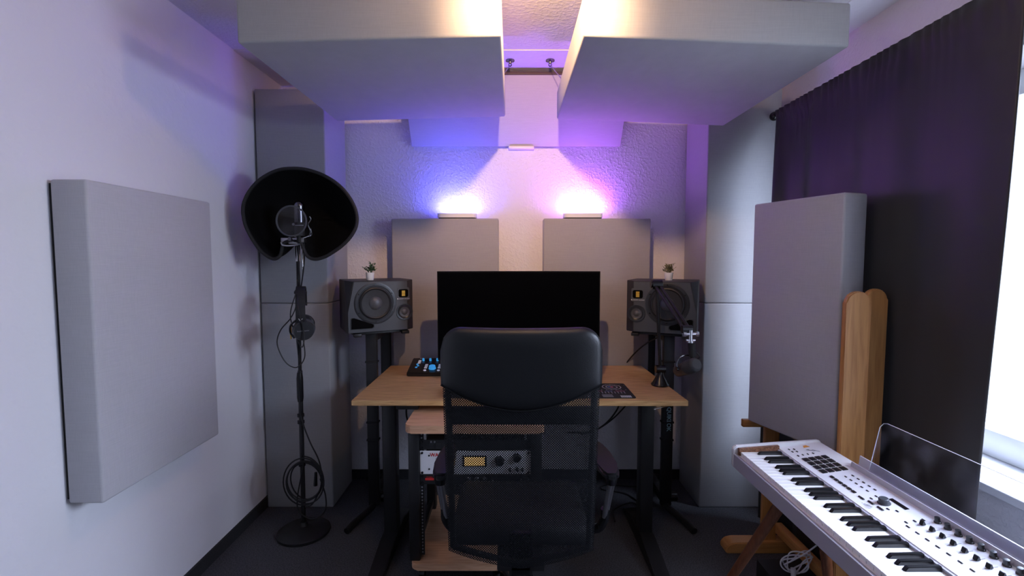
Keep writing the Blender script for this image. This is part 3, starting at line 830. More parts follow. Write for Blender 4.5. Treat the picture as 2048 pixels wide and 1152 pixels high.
build('shell', bowl, 'felt', sh, 60)
build('rim', lambda b: tube(b, [(x * .985, -.006, z * .985) for x, z in OL + OL[:1]], .0085, 8, 3), 'black_matte', sh)
build('mount_plate', lambda b: (box(b, -.075, .035, -.012, .03, -.142, -.120, .003), tube(b, [(-.070, -.02, -.142), (-.06, -.022, -.156), (-.02, -.022, -.158), (.02, -.02, -.15)], .004, 8, 5)), 'steel', sh)

cm = thing('condenser_microphone', 'black condenser microphone in a shock mount inside the vocal shield', 'microphone', (MX + .04, MY - .06, 1.56))
wbuild('body', lambda b: (cyl(b, (MX + .045, MY - .055, 1.545), (MX + .045, MY - .055, 1.61), .024), cyl(b, (MX + .040, MY - .055, 1.515), (MX + .040, MY - .055, 1.55), .010)), 'black_matte', cm)
wbuild('grille', lambda b: (cyl(b, (MX + .045, MY - .055, 1.61), (MX + .045, MY - .055, 1.69), .026), sphere(b, (MX + .045, MY - .055, 1.69), .026)), 'dark_chrome', cm)
wbuild('badge', lambda b: (cyl(b, (MX + .026, MY - .082, 1.600), (MX + .026, MY - .078, 1.600), .006), box(b, MX + .035, MY * 0 + MX + .075, MY - .083, MY - .080, 1.593, 1.597)), 'steel', cm)
wbuild('shock_mount', lambda b: (tube(b, [(MX + .09, MY - .05, 1.545), (MX + .096, MY - .05, 1.57), (MX + .086, MY - .05, 1.60), (MX + .100, MY - .05, 1.625), (MX + .094, MY - .05, 1.64)], .004, 8, 5), tube(b, [(MX + .09, MY - .05, 1.545), (MX + .102, MY - .05, 1.552), (MX + .098, MY - .05, 1.58)], .003, 8, 5), tube(b, [(MX + .01, MY - .05, 1.545), (MX + .05, MY - .05, 1.535), (MX + .09, MY - .05, 1.545)], .003, 8, 5)), 'chrome', cm)

pf = thing('pop_filter', 'round black gauze pop filter in front of the condenser microphone', 'pop filter', (MX + .03, MY - .13, 1.60))
PFC = V(MX + .040, MY - .13, 1.612)
wbuild('hoop', lambda b: tube(b, [PFC + V(.071 * math.cos(t), 0, .071 * math.sin(t)) for t in [2 * PI * i / 40 for i in range(41)]], .0042, 8, 0), 'speaker', pf)
wbuild('gauze', lambda b: lathe(b, [(0, 0), (.069, 0)], PFC, (0, -1, 0), 40), 'popmesh', pf)
wbuild('bracket', lambda b: (tube(b, [PFC + V(-.01, .004, -.074), PFC + V(-.012, .03, -.09), (MX + .012, MY, 1.518)], .005, 8, 5), cyl(b, PFC + V(-.01, -.004, -.085), PFC + V(-.01, .008, -.085), .009)), 'dark_chrome', pf)

# headphones on the clamp
hp = thing('headphones', 'black studio headphones hanging from the microphone stand clamp', 'headphones', (MX + .05, MY - .05, 1.15))
HX, HY, HZ = MX + .040, MY - .055, 1.275


def band(b):
    # seen nearly edge on: an arch in the Y-Z plane
    P = []
    for i in range(17):
        t = PI * i / 16; P.append((HY + .035 + .075 * math.cos(t), HZ - .085 + .095 * math.sin(t)))
    for i in range(16):
        (y0, z0), (y1, z1) = P[i], P[i + 1]
        for (w, r0) in ((.022, .0), ):
            c = V(HX, (HY + .035), HZ - .085)
            d0 = V(0, y0, z0) - V(0, c.y, c.z); d1 = V(0, y1, z1) - V(0, c.y, c.z)
            q = []
            for dd, yy, zz in ((d0, y0, z0), (d1, y1, z1)):
                n_ = V(0, dd.y, dd.z).normalized() * .010
                for sx in (-w, w):
                    for k in (0, 1): q.append(b.verts.new((HX + sx, yy + n_.y * k, zz + n_.z * k)))
            for f in ((0, 1, 5, 4), (2, 3, 7, 6), (0, 2, 6, 4), (1, 3, 7, 5), (0, 1, 3, 2), (4, 5, 7, 6)): b.faces.new([q[i_] for i_ in f])
    bmesh.ops.remove_doubles(b, verts=b.verts, dist=.0001)
    box(b, HX - .022, HX + .022, HY - .050, HY - .040, HZ - .150, HZ - .082, .003)


wbuild('headband', band, 'black_matte', hp)
ec = wbuild('earcup', lambda b: lathe(b, [(0, .0), (.040, .0), (.049, .006), (.051, .02), (.046, .036), (0, .036)], (HX + .006, HY - .028, HZ - .190), (.28, -.95, -.1), 36), 'speaker_ring', hp)
wbuild('earpad', lambda b: lathe(b, [(.020, 0), (.046, .0), (.051, .010), (.046, .022), (.020, .022)], (HX + .012, HY - .006, HZ - .188), (.28, -.95, -.1), 36), 'foam', ec)
wbuild('earcup', lambda b: lathe(b, [(0, .0), (.040, .0), (.049, .006), (.049, .02), (.042, .03), (0, .03)], (HX + .006, HY + .085, HZ - .180), (.28, .95, .1), 30), 'speaker_ring', hp)
wbuild('yoke', lambda b: tube(b, [(HX - .02, HY - .046, HZ - .14), (HX - .045, HY - .046, HZ - .165), (HX - .048, HY - .04, HZ - .20), (HX - .03, HY - .04, HZ - .23)], .0045, 8, 6), 'black_gloss', hp)
text('logo', 'V', .022, 'print_white', hp, (HX - MX - .05, HY - .0512 - MY + .05, HZ - .142 - 1.15), (PI / 2, 0, 0), .0003, sx=1.5)
text('logo', 'beyerdynamic', .010, 'print_grey', hp, (HX + .012 - MX - .05, HY - .0670 - MY + .05, HZ - .192 - 1.15), (PI / 2, 0, math.radians(16)), .0003)


def hp_cable(b):
    pts = [(HX + .01, HY - .04, HZ - .24), (HX + .012, HY - .03, HZ - .33), (HX - .03, MY - .02, HZ - .39), (MX - .04, MY - .02, HZ - .36), (MX - .075, MY - .02, HZ - .27), (MX - .06, MY - .02, HZ - .20), (MX - .012, MY - .016, HZ - .14), (MX + .014, MY - .014, HZ - .08), (MX + .02, MY - .014, HZ + .0)]
    tube(b, pts, .0028, 8, 8)
    pts = [(MX + .02, MY - .014, HZ), (MX - .012, MY - .02, HZ - .12), (MX + .01, MY - .03, HZ - .22), (MX + .045, HY - .075, HZ - .27), (MX + .055, HY - .075, HZ - .20), (MX + .03, HY - .07, HZ - .06), (MX + .022, MY - .02, HZ + .02)]
    tube(b, pts, .0028, 8, 8)


wbuild('cable', hp_cable, 'rubber', hp)
wbuild('jack_plug', lambda b: (cyl(b, (MX - .012, MY - .018, HZ - .23), (MX - .012, MY - .018, HZ - .17), .0045), cyl(b, (MX - .012, MY - .018, HZ - .245), (MX - .012, MY - .018, HZ - .23), .003)), 'gold', hp)

hp.rotation_euler = (0, 0, math.radians(20))
# microphone cable running down the stand and coiled at the bottom
xc = thing('microphone_cable', 'black cable coiled in a loop near the base of the microphone stand', 'cable', (MX, MY, .08))


def coil(b):
    rnd = random.Random(4); pts = []
    for i in range(5 * 16 + 1):
        t = 2 * PI * i / 16; k = i / 16
        rx = .092 + .010 * math.sin(k * 2.3); rz = .108 + .014 * math.cos(k * 1.7)
        pts.append((MX + .018 + .010 * math.sin(k * 3.1) + rx * math.sin(t), MY - .020 - .010 * math.sin(k * 2 + t * .5), .285 + .012 * math.cos(k * 2.9) + rz * math.cos(t)))
    tube(b, pts, .0036, 8, 2)
    tube(b, [(MX + .012, MY - .014, 1.50), (MX + .02, MY - .016, 1.3), (MX - .004, MY - .016, 1.1), (MX + .006, MY - .016, .9), (MX + .004, MY - .02, .78), (MX + .012, MY - .018, .62), (MX + .05, MY - .02, .50), (MX + .10, MY - .022, .385), (MX + .105, MY - .022, .27), (MX + .06, MY - .022, .17), (MX + .02, MY - .022, .15)], .0036, 8, 8)
    tube(b, [(MX + .05, MY - .02, 1.52), (MX + .052, MY - .03, 1.42), (MX + .03, MY - .02, 1.30), (MX + .012, MY - .016, 1.24), (MX + .014, MY - .016, 1.0), (MX + .008, MY - .018, .9)], .0036, 8, 8)
    tube(b, [(MX + .02, MY - .02, .39), (MX - .02, MY - .02, .2), (MX - .01, MY - .02, .12), (MX + .06, MY - .02, .085), (MX + .12, MY - .02, .13), (MX + .125, MY - .02, .21), (MX + .10, MY - .02, .30)], .0036, 8, 8)


wbuild('cable_loops', coil, 'rubber', xc)
wbuild('plug', lambda b: cyl(b, (MX + .076, MY - .024, .265), (MX + .080, MY - .024, .335), .010, .007), 'black_gloss', xc)

# ------------------------------------------------------------------ office chair
CHX, CHY = .030, 1.62
chair = thing('office_chair', 'black high-back office chair with a leather headrest and mesh back', 'office chair', (CHX, CHY, 0))


def pad_surface(b, zt, zb, hw, yf, bulge, thick, n=28, m=18):
    def pt(s, t, side_):
        z0, z1 = zb(s), zt(s); z = z0 + (z1 - z0) * t
        e = (1 - abs(s) ** 5) * (1 - abs(2 * t - 1) ** 6)
        e = max(e, 0) ** .5
        y = yf(z) + .030 * s * s * 0
        return b.verts.new((CHX + hw(z) * s, y + (-(bulge * e) if side_ == 0 else thick * .3 + bulge * .6 * e), z))
    G = []
    for sd in (0, 1):
        g = [[pt(-1 + 2 * i / n, j / m, sd) for j in range(m + 1)] for i in range(n + 1)]
        for i in range(n):
            for j in range(m): b.faces.new((g[i][j], g[i + 1][j], g[i + 1][j + 1], g[i][j + 1]))
        G.append(g)
    a, c = G
    for i in range(n):
        b.faces.new((a[i][0], a[i + 1][0], c[i + 1][0], c[i][0])); b.faces.new((a[i][m], a[i + 1][m], c[i + 1][m], c[i][m]))
    for j in range(m):
        b.faces.new((a[0][j], a[0][j + 1], c[0][j + 1], c[0][j])); b.faces.new((a[n][j], a[n][j + 1], c[n][j + 1], c[n][j]))


ztop = lambda s: 1.213 + .007 * s * s - .078 * (1 - math.sqrt(max(0, 1 - max(0, (abs(s) - .74) / .26) ** 2)))
zbot = lambda s: 1.030 - .084 * (1 - abs(s) ** 1.9)
hwf = lambda z: .240 + .014 * min(1, max(0, (z - .47) / .6))
yf = lambda z: 1.515 - .020 * (z - .45)
wbuild('headrest', lambda b: pad_surface(b, ztop, zbot, lambda z: hwf(z) + .004, lambda z: yf(z) - .008, .028, .02, 48, 30), 'leather', chair, 60)
wbuild('headrest_seam', lambda b: tube(b, [(CHX + s * (hwf(1.0) + .005), yf(1.0) - .012 - .004 * (1 - abs(s)), zbot(s) + .002) for s in [-1 + i / 12 for i in range(25)]], .0028, 8, 3), 'leather', chair)


def mesh_back(b):
    n, m = 30, 30; g = []
    for i in range(n + 1):
        s = -1 + 2 * i / n; col = []
        for j in range(m + 1):
            t = j / m; zb_ = .470 - .055 * (1 - abs(s) ** 1.4); z = zb_ + (1.10 - zb_) * t
            col.append(b.verts.new((CHX + hwf(z) * s, yf(z) - .012 * (1 - s ** 4), z)))
        g.append(col)
    for i in range(n):
        for j in range(m): b.faces.new((g[i][j], g[i + 1][j], g[i + 1][j + 1], g[i][j + 1]))


wbuild('mesh_back', mesh_back, 'mesh', chair, 80)
for s in (-1, 1):
    wbuild('back_upright', lambda b: tube(b, [(CHX + s * (hwf(z) - .015), yf(z) + .013, z) for z in (.475, .6, .8, 1.0, 1.12)], .0105, 10, 4), 'black_matte', chair)
wbuild('back_crossbar', lambda b: (tube(b, [(CHX + s * .226, yf(.45) + .012, .478 - .055 * (1 - abs(s) ** 1.4)) for s in [-1 + i / 6 for i in range(13)]], .010, 8, 3), box(b, CHX - .225, CHX + .225, yf(.93) + .004, yf(.93) + .018, .895, .955, .004)), 'black_matte', chair)
wbuild('lumbar_bar', lambda b: box(b, CHX - .040, CHX + .040, 1.53, 1.56, .36, .52, .01), 'black_gloss', chair)
wbuild('seat', lambda b: box(b, CHX - .245, CHX + .245, 1.60, 1.97, .42, .50, .032, 4), 'black_matte', chair)
wbuild('seat_bracket', lambda b: (box(b, CHX - .08, CHX + .08, 1.53, 1.95, .385, .42, .006), box(b, CHX - .04, CHX + .04, 1.53, 1.62, .37, .42, .004)), 'black_metal', chair)
for s, xa in ((-1, -.246), (1, .345)):
    def armpad(b):
        pts = [(1.59, .020), (1.62, .032), (1.68, .036), (1.78, .031), (1.86, .024), (1.89, .012)]
        poly = [(xa - w_, y) for y, w_ in pts] + [(xa + w_, y) for y, w_ in pts[::-1]]
        prism(b, poly, .668, .694, 'XY', .008)
    arm = wbuild('armrest', armpad, 'leather', chair)
    xb = CHX + s * .262
    wbuild('armrest_socket', lambda b: lathe(b, [(0, 0), (.018, 0), (.024, .045), (0, .045)], (xa + s * .012, 1.66, .626)), 'black_gloss', arm)
    wbuild('armrest_post', lambda b: (cyl(b, (xa + s * .012, 1.665, .64), (xa + s * .000, 1.72, .47), .010), cyl(b, (xa + s * .026, 1.675, .64), (xa + s * .012, 1.735, .47), .007)), 'steel', arm)
    wbuild('armrest_bracket', lambda b: (tube(b, [(xa + s * .004, 1.722, .50), (xa + s * .0, 1.73, .45), (xa - s * .04, 1.75, .405), (CHX + s * .08, 1.78, .402)], .017, 10, 5)), 'black_gloss', arm)
wbuild('gas_lift', lambda b: (cyl(b, (CHX, 1.76, .12), (CHX, 1.76, .28), .027), cyl(b, (CHX, 1.76, .28), (CHX, 1.76, .40), .014)), 'black_gloss', chair)


def star(b):
    cyl(b, (CHX, 1.76, .08), (CHX, 1.76, .14), .04)
    for k in range(5):
        a = PI / 2 + .3 + k * 2 * PI / 5
        tube(b, [(CHX + .03 * math.cos(a), 1.76 + .03 * math.sin(a), .112), (CHX + .29 * math.cos(a), 1.76 + .29 * math.sin(a), .078)], lambda t: .022 - .008 * t, 10, 0)


wbuild('star_base', star, 'black_gloss', chair)
for k in range(5):
    a = PI / 2 + .3 + k * 2 * PI / 5; q = V(CHX + .285 * math.cos(a), 1.76 + .285 * math.sin(a), .028); sd = V(-math.sin(a), math.cos(a), 0)
    wbuild('castor', lambda b: (cyl(b, q - sd * .026, q - sd * .006, .028), cyl(b, q + sd * .006, q + sd * .026, .028), cyl(b, q, q + V(0, 0, .05), .008)), 'black_gloss', chair)

# ------------------------------------------------------------------ rack cart with audio gear
RX0, RX1, RY0, RY1 = -.462, .141, 1.99, 2.56
rk = thing('rack_cart', 'black equipment rack cart with beech wooden top and bottom shelf', 'rack', ((RX0 + RX1) / 2, 2.28, 0))
# keep clear of the chair in depth: rack starts behind the seat edge line seen from above
wbuild('top_shelf', lambda b: prism(b, rounded_rect(RX0, RX1, RY0, RY1, .03), .685, .720, 'XY', .004), 'oak_pink', rk)
wbuild('bottom_shelf', lambda b: prism(b, rounded_rect(RX0 + .02, RX1 - .02, RY0 + .0, RY1 + .04, .03), .075, .105, 'XY', .004), 'oak_pink', rk)
for x in (RX0 + .035, RX1 - .035):
    wbuild('post', lambda b: box(b, x - .024, x + .024, RY0 + .02, RY0 + .07, .105, .685, .006), 'black_metal', rk)
    wbuild('post', lambda b: box(b, x - .024, x + .024, RY1 - .12, RY1 - .07, .105, .685, .006), 'black_metal', rk)
    wbuild('side_brace', lambda b: box(b, x - .012, x + .012, RY0 + .06, RY1 - .08, .13, .16, .003), 'black_metal', rk)
for xr in (RX0 + .066, RX1 - .066):
    wbuild('rack_rail', lambda b: box(b, xr - .009, xr + .009, RY0 + .044, RY0 + .050, .12, .685), 'black_metal', rk)
    wbuild('rail_holes', lambda b: [box(b, xr - .003, xr + .003, RY0 + .0425, RY0 + .0445, .13 + k * .0148, .136 + k * .0148) for k in range(37)], 'print_grey', rk)
for cx_, cy_ in ((RX0 + .06, RY0 + .06), (RX1 - .06, RY0 + .06), (RX0 + .06, RY1 - .06), (RX1 - .06, RY1 - .06)):
    wbuild('castor', lambda b: (cyl(b, (cx_ - .012, cy_, .028), (cx_ + .012, cy_, .028), .028), cyl(b, (cx_, cy_, .028), (cx_, cy_, .076), .008)), 'black_gloss', rk)
GX0, GX1, GY = RX0 + .060, RX1 - .060, RY0 + .038


def rack_unit(label, z0, z1, mt, name='rack_unit', cat='audio processor', depth=.26):
    r = thing(name, label, cat, ((GX0 + GX1) / 2, GY, z0))
    wbuild('faceplate', lambda b: box(b, GX0, GX1, GY - .004, GY, z0, z1, .001, 1), mt, r)
    wbuild('chassis', lambda b: box(b, GX0 + .026, GX1 - .026, GY, GY + depth, z0 + .003, z1 - .003), 'black_metal', r)
    for x in (GX0 + .010, GX1 - .010):
        for z in (z0 + .008, z1 - .008): wbuild('rack_screw', lambda b: cyl(b, (x, GY - .009, z), (x, GY - .004, z), .005, n=12), 'black_gloss', r)
    return r


def rknob(r, x, z, rad, mt='black_gloss', pointer=True):
    wbuild('knob', lambda b: lathe(b, [(rad * 1.15, .0), (rad * 1.1, .003), (rad, .004), (rad * .9, .018), (0, .018)], (x, GY - .004, z), (0, -1, 0), 24), mt, r)


def rz_(py, Y=GY): return None


u1 = rack_unit('white-faced rack compressor with an amber meter and red lettering', .492, .596, 'metal_white', 'compressor')
mbz = wbuild('meter_bezel', lambda b: box(b, -.215, -.110, GY - .010, GY - .004, .527, .577, .003), 'black_gloss', u1)
wbuild('meter', lambda b: box(b, -.207, -.118, GY - .0112, GY - .009, .533, .571), 'vu', mbz)
for x, z, rr in ((-.055, .552, .019), (.022, .566, .017)): rknob(u1, x, z, rr)
for x, z in ((-.01, .515), (.022, .517), (.045, .515)): rknob(u1, x, z, .006)
text('logo', 'WARM', .022, 'red', u1, (GX0 + .078 - u1.location.x, -.0046, .578 - .492), (PI / 2, 0, 0), .0005, bold=.0005)
text('logo', 'AUDIO', .007, 'print_grey', u1, (GX0 + .078 - u1.location.x, -.0046, .562 - .492), (PI / 2, 0, 0), .0004)
for z in (.575, .515): wbuild('panel_hole', lambda b: cyl(b, (GX0 + .04, GY - .0046, z), (GX0 + .04, GY - .003, z), .004), 'black_gloss', u1)
u2 = rack_unit('black rack unit with bright silver knobs and a red badge under the white compressor', .446, .490, 'black_metal', 'preamplifier')
wbuild('badge', lambda b: box(b, GX0 + .022, GX0 + .060, GY - .0052, GY - .0038, .465, .475), 'red', u2)
text('logo', 'WARM', .009, 'red', u2, (GX0 + .041 - u2.location.x, -.0056, .479 - .446), (PI / 2, 0, 0), .0003)
wbuild('label_strip', lambda b: [box(b, GX0 + .075, GX0 + .098, GY - .0056, GY - .0038, z, z + .010) for z in (.452, .466)], 'white', u2)
for x in (-.19, -.155, -.12): rknob(u2, x, .470, .009, 'steel')
for x in (-.085, .04, .055, .07): rknob(u2, x, .468, .004, 'steel')
u3 = rack_unit('dark rack unit directly below the wooden rack top', .602, .645, 'black_metal', 'rack_effects_unit')
wbuild('vent_slots', lambda b: [box(b, GX0 + .04 + k * .03, GX0 + .06 + k * .03, GY - .0056, GY - .0038, .615, .632) for k in range(12)], 'black_matte', u3)
for x in (GX0 + .05, GX0 + .065): wbuild('indicator', lambda b: cyl(b, (x, GY - .008, .637), (x, GY - .003, .637), .004), 'steel', u3)


# ------------------------------------------------------------------ curtain, rod
CX = 1.42


def curtain(b):
    ny, nz = 150, 46; y0, y1 = 1.372, 2.595
    g = []
    rnd = random.Random(9); ph = [rnd.uniform(0, 6.28) for _ in range(6)]
    for i in range(ny + 1):
        u = i / ny; col = []
        for j in range(nz + 1):
            v = j / nz; z = .035 + (2.222 - .035) * v
            dy = y0 + (y1 - y0) * u
            far = u
            # near hem leans back a little lower down, as in the photo
            dy += (.045 * (1 - v)) * (1 - u) - .10 * u ** 7 * min(1, (1 - v) * 6) + .012 * math.sin(v * 5) * (1 - u)
            gather = math.exp(-((1 - v) / .05) ** 2)
            fold = .017 * math.sin(u * 21 + ph[0] + .5 * math.sin(u * 7)) * (.35 + .65 * far) + .008 * math.sin(u * 47 + ph[1]) * far
            fold *= .55 + .45 * (1 - v)
            fine = .0030 * math.sin(u * 190 + 2 * math.sin(u * 31)) * (gather + .25 * math.exp(-((1 - v) / .13) ** 2)) * (.3 + .7 * far)
            x = CX + fold + fine + .012 * math.sin(v * 3 + u * 4)
            x -= .055 * u ** 8 * min(1, (1 - v) * 6)
            if v > .965: x = CX + fine * 1.4 - .010
            col.append(b.verts.new((x, dy, z)))
        g.append(col)
    for i in range(ny):
        for j in range(nz): b.faces.new((g[i][j], g[i + 1][j], g[i + 1][j + 1], g[i][j + 1]))


cu = solo('curtain', curtain, 'curtain', (CX, 2.0, .035), 'long dark blackout curtain hanging over the right-hand window', 'curtain', smooth=80)
sm = cu.modifiers.new('solid', 'SOLIDIFY'); sm.thickness = .003
rod = thing('curtain_rod', 'black curtain rod with a ball end above the dark curtain', 'curtain rod', (CX, 2.62, 2.212))
wbuild('rod', lambda b: cyl(b, (CX + .004, .4, 2.205), (CX + .004, 2.62, 2.205), .010), 'black_metal', rod)
wbuild('finial', lambda b: sphere(b, (CX + .004, 2.632, 2.205), .024), 'black_gloss', rod)
for y in (2.605, .6): wbuild('wall_bracket', lambda b: (cyl(b, (CX, y, 2.213), (XR, y, 2.235), .007), cyl(b, (XR - .006, y, 2.235), (XR, y, 2.235), .025)), 'black_metal', rod)


# crumpled translucent wrap below the window sill
def wrap(b):
    n, m = 40, 20; g = []
    for i in range(n + 1):
        col = []
        for j in range(m + 1):
            y = .25 + 1.15 * i / n; z = .02 + .42 * j / m
            x = 1.53 - .03 * math.sin(j / m * PI) + .018 * math.sin(y * 17 + math.sin(z * 23) * 1.6) + .012 * math.sin(z * 31 + y * 9) + .01 * math.sin(y * 41)
            zz = z + (.03 * math.sin(y * 13) + .02 * math.sin(y * 29)) * (j / m)
            col.append(b.verts.new((x, y, zz)))
        g.append(col)
    for i in range(n):
        for j in range(m): b.faces.new((g[i][j], g[i + 1][j], g[i + 1][j + 1], g[i][j + 1]))


wr = solo('plastic_sheet', wrap, 'bag', (1.53, .8, .02), 'crumpled pale grey plastic sheet below the window sill', 'plastic sheet', smooth=80)
wr.modifiers.new('solid', 'SOLIDIFY').thickness = .003

# ------------------------------------------------------------------ wooden rack holding the free-standing panel
rp = thing('acoustic_panel', 'tall grey fabric panel standing on the wooden rack before the curtain', 'acoustic panel', (1.25, 2.0, .66))
yaw = math.atan2(1.250 - 1.117, 2.21 - 1.80)


def rpanel(b):
    m = Matrix.Rotation(yaw, 4, 'Z'); m.translation = (1.250, 1.800, 0)
    box(b, 0, .120, 0, .432, .668, 1.683, .009, 3, mtx=m)


wbuild('fabric_cover', rpanel, 'fabric_light', rp)
es_ = thing('wooden_rack', 'orange pine rack with round-topped uprights carrying the free-standing panel', 'wooden rack', (1.3, 1.95, 0))


def roundtop(x0, x1, z1, n=14):
    r = (x1 - x0) / 2; cx = (x0 + x1) / 2
    return [(x0, .03), (x1, .03)] + [(cx + r * math.cos(PI * i / n), z1 - r + r * math.sin(PI * i / n)) for i in range(n + 1)]


wbuild('upright', lambda b: prism(b, roundtop(1.206, 1.296, 1.316), 1.705, 1.727, 'XZ', .004), 'pine', es_)
wbuild('upright', lambda b: prism(b, roundtop(1.312, 1.396, 1.322), 1.757, 1.779, 'XZ', .004), 'pine', es_)
wbuild('upright', lambda b: box(b, 1.225, 1.295, 2.25, 2.272, .03, .72, .003), 'pine', es_)
for y in (1.716, 2.261):
    def ft(b):
        poly = [(1.385, 0), (1.385, .055), (1.09, .055), (1.062, .048), (1.045, .032), (1.040, .015), (1.045, 0)]
        prism(b, poly, y - .035, y + .035, 'XZ', .004)
    wbuild('foot', ft, 'pine_y', es_)
wbuild('rail', lambda b: box(b, 1.29, 1.325, 1.727, 2.26, .09, .14, .004), 'pine_y', es_)
wbuild('rail', lambda b: box(b, 1.30, 1.325, 1.779, 2.25, .60, .665, .004), 'pine_y', es_)
wbuild('support_arm', lambda b: box(b, 1.105, 1.33, 2.225, 2.250, .628, .664, .004), 'pine_y', es_)
wbuild('support_arm', lambda b: box(b, 1.20, 1.37, 1.779, 1.80, .630, .664, .003), 'pine_y', es_)

# ------------------------------------------------------------------ piano keyboard on wooden legs
KX0, KY1 = .845, 1.782
pk = thing('midi_keyboard', 'white 88-key controller keyboard with black pads and knobs, bottom right', 'keyboard', (1.0, 1.1, .63))
KEND = .505
ZK = .706


def body(b):
    prof = [(.845, .640), (.862, .632), (1.17, .632), (1.172, .738), (1.145, .7365), (1.010, .716), (1.008, .690), (.872, .676), (.868, .690), (.845, .690)]
    prism(b, prof, KEND, KY1 - .016, 'XZ', .0015)


# prism extrudes along Y for XZ profiles
wbuild('chassis', body, 'white', pk)
wbuild('front_rail', lambda b: prism(b, [(.8435, .642), (.846, .640), (.858, .690), (.8435, .692)], KEND, KY1 - .016, 'XZ', .001), 'kb_side', pk)


def endcap(y):
    return lambda b: prism(b, [(.842, .648), (.850, .634), (.87, .630), (1.17, .630), (1.176, .64), (1.176, .738), (1.168, .744), (1.0, .732), (.852, .722), (.842, .712)], y, y + .016, 'XZ', .003)


wbuild('end_cap', endcap(KY1 - .016), 'white', pk)
wbuild('end_cap', endcap(KEND - .016), 'white', pk)
wbuild('wood_cheek', lambda b: prism(b, [(.858, .680), (.858, .716), (1.010, .728), (1.010, .690)], KY1 - .030, KY1 - .0165, 'XZ', .001), 'walnut', pk)
wbuild('felt_strip', lambda b: box(b, 1.003, 1.009, KEND, KY1 - .03, .69, .714), 'kb_side', pk)
kw = .0235; ky = KY1 - .034
blackafter = {0, 2, 3, 5, 6}   # white index pattern from A : A, C, D, F, G have a sharp after them
names = 'ABCDEFG'
wk = bk = None
for i in range(52):
    y1 = ky - i * kw; y0 = y1 - kw + .0009

    def wkey(b):
        box(b, .862, 1.004, 0, kw - .0009, -.0, .008, .0009, 1)
        box(b, .8635, .868, .0008, kw - .0017, -.018, .0)
    if wk is None:
        wk = build('white_key', wkey, 'white_key', pk); wk.location = (-1.0, y0 - 1.1, ZK - .008 - .63)
    else:
        c = wk.copy(); COL.objects.link(c); c.parent = pk; c.location = (-1.0, y0 - 1.1, ZK - .008 - .63)
    nm = names[i % 7]
    if nm in 'ACDFG' and i < 51:
        off = {'A': .001, 'C': .0012, 'D': -.0012, 'F': .0015, 'G': 0}[nm]

        def bkey(b):
            prof = [(.912, -.004), (.914, 0), (.922, .0105), (1.002, .0125), (1.002, -.004)]
            prism(b, prof, -.0055, .0055, 'XZ', .0016)
        yb = y0 - .0005 + off
        if bk is None:
            bk = build('black_key', bkey, 'black_key', pk); bk.location = (-1.0, yb - 1.1, ZK - .63)
        else:
            c = bk.copy(); COL.objects.link(c); c.parent = pk; c.location = (-1.0, yb - 1.1, ZK - .63)
zs = lambda x: .716 + .15 * (x - 1.010)
ksl = -math.atan(.15); kn = V(-math.sin(math.atan(.15)), 0, math.cos(math.atan(.15)))
protos = {}


def kpart(name, x, y, fn, mt, key=None):
    key = key or name
    if key not in protos:
        o = build(name, fn, mt, pk); protos[key] = o
    else:
        o = protos[key].copy(); COL.objects.link(o); o.parent = pk
    o.location = (x - 1.0, y - 1.1, zs(x) - .63); o.rotation_euler = (0, ksl, 0)
    return o


for i in range(4):
    for j in range(4):
        kpart('drum_pad', 1.043 + .0225 * i, 1.643 - .0305 * j, lambda b: box(b, -.009, .009, -.0125, .0125, -.001, .003, .0015), 'black_key')
for k in range(6): kpart('track_button', 1.045, 1.509 - .0195 * k, lambda b: box(b, -.0045, .0045, -.0075, .0075, -.001, .003, .001), 'black_key')
for k in range(5):
    for x in (1.083, 1.106): kpart('command_button', x, 1.500 - .0235 * k, lambda b: box(b, -.0022, .0022, -.005, .005, -.001, .002, .0008, 1), 'black_key')
for x, y in ((1.037, 1.737), (1.054, 1.733), (1.037, 1.715), (1.052, 1.712), (1.037, 1.680), (1.055, 1.682), (1.073, 1.682), (1.092, 1.682)):
    kpart('command_button', x, y, lambda b: None, 'black_key')
kpart('main_encoder', 1.078, 1.335, lambda b: lathe(b, [(0, 0), (.0165, 0), (.0165, .002), (.0135, .003), (.013, .014), (.011, .016), (0, .016)], (0, 0, 0), (0, 0, 1), 20), 'speaker')
kpart('display', 1.109, 1.321, lambda b: box(b, -.006, .006, -.030, .030, -.001, .0012), 'black_gloss')
for x, y in ((1.042, 1.375), (1.048, 1.345), (1.050, 1.312)): kpart('mode_button', x, y, lambda b: box(b, -.003, .003, -.011, .011, -.001, .003, .001, 1), 'black_key')
for x, y in ((1.064, 1.365), (1.066, 1.305), (1.080, 1.290), (1.084, 1.372)): kpart('command_button', x, y, lambda b: None, 'black_key')
for x in (1.062, 1.085, 1.108): kpart('command_button', x, 1.238, lambda b: None, 'black_key')
for k in range(9):
    y = 1.220 - .0295 * k
    kpart('rotary_knob', 1.130, y, lambda b: lathe(b, [(0, 0), (.0085, 0), (.0080, .003), (.0065, .004), (.0060, .015), (0, .0155)], (0, 0, 0), (0, 0, 1), 18), 'black_key', 'rk')
    kpart('fader_slot', 1.092, y, lambda b: box(b, -.018, .018, -.0006, .0006, -.001, .0006), 'print_grey')
    kpart('fader_cap', 1.090, y, lambda b: prism(b, [(-.006, .001), (.006, .001), (.003, .012), (-.001, .0125)], -.0055, .0055, 'XZ', .001), 'black_key')
    kpart('select_button', 1.052, y, lambda b: box(b, -.0018, .0018, -.006, .006, -.001, .002, .0006, 1), 'black_key')
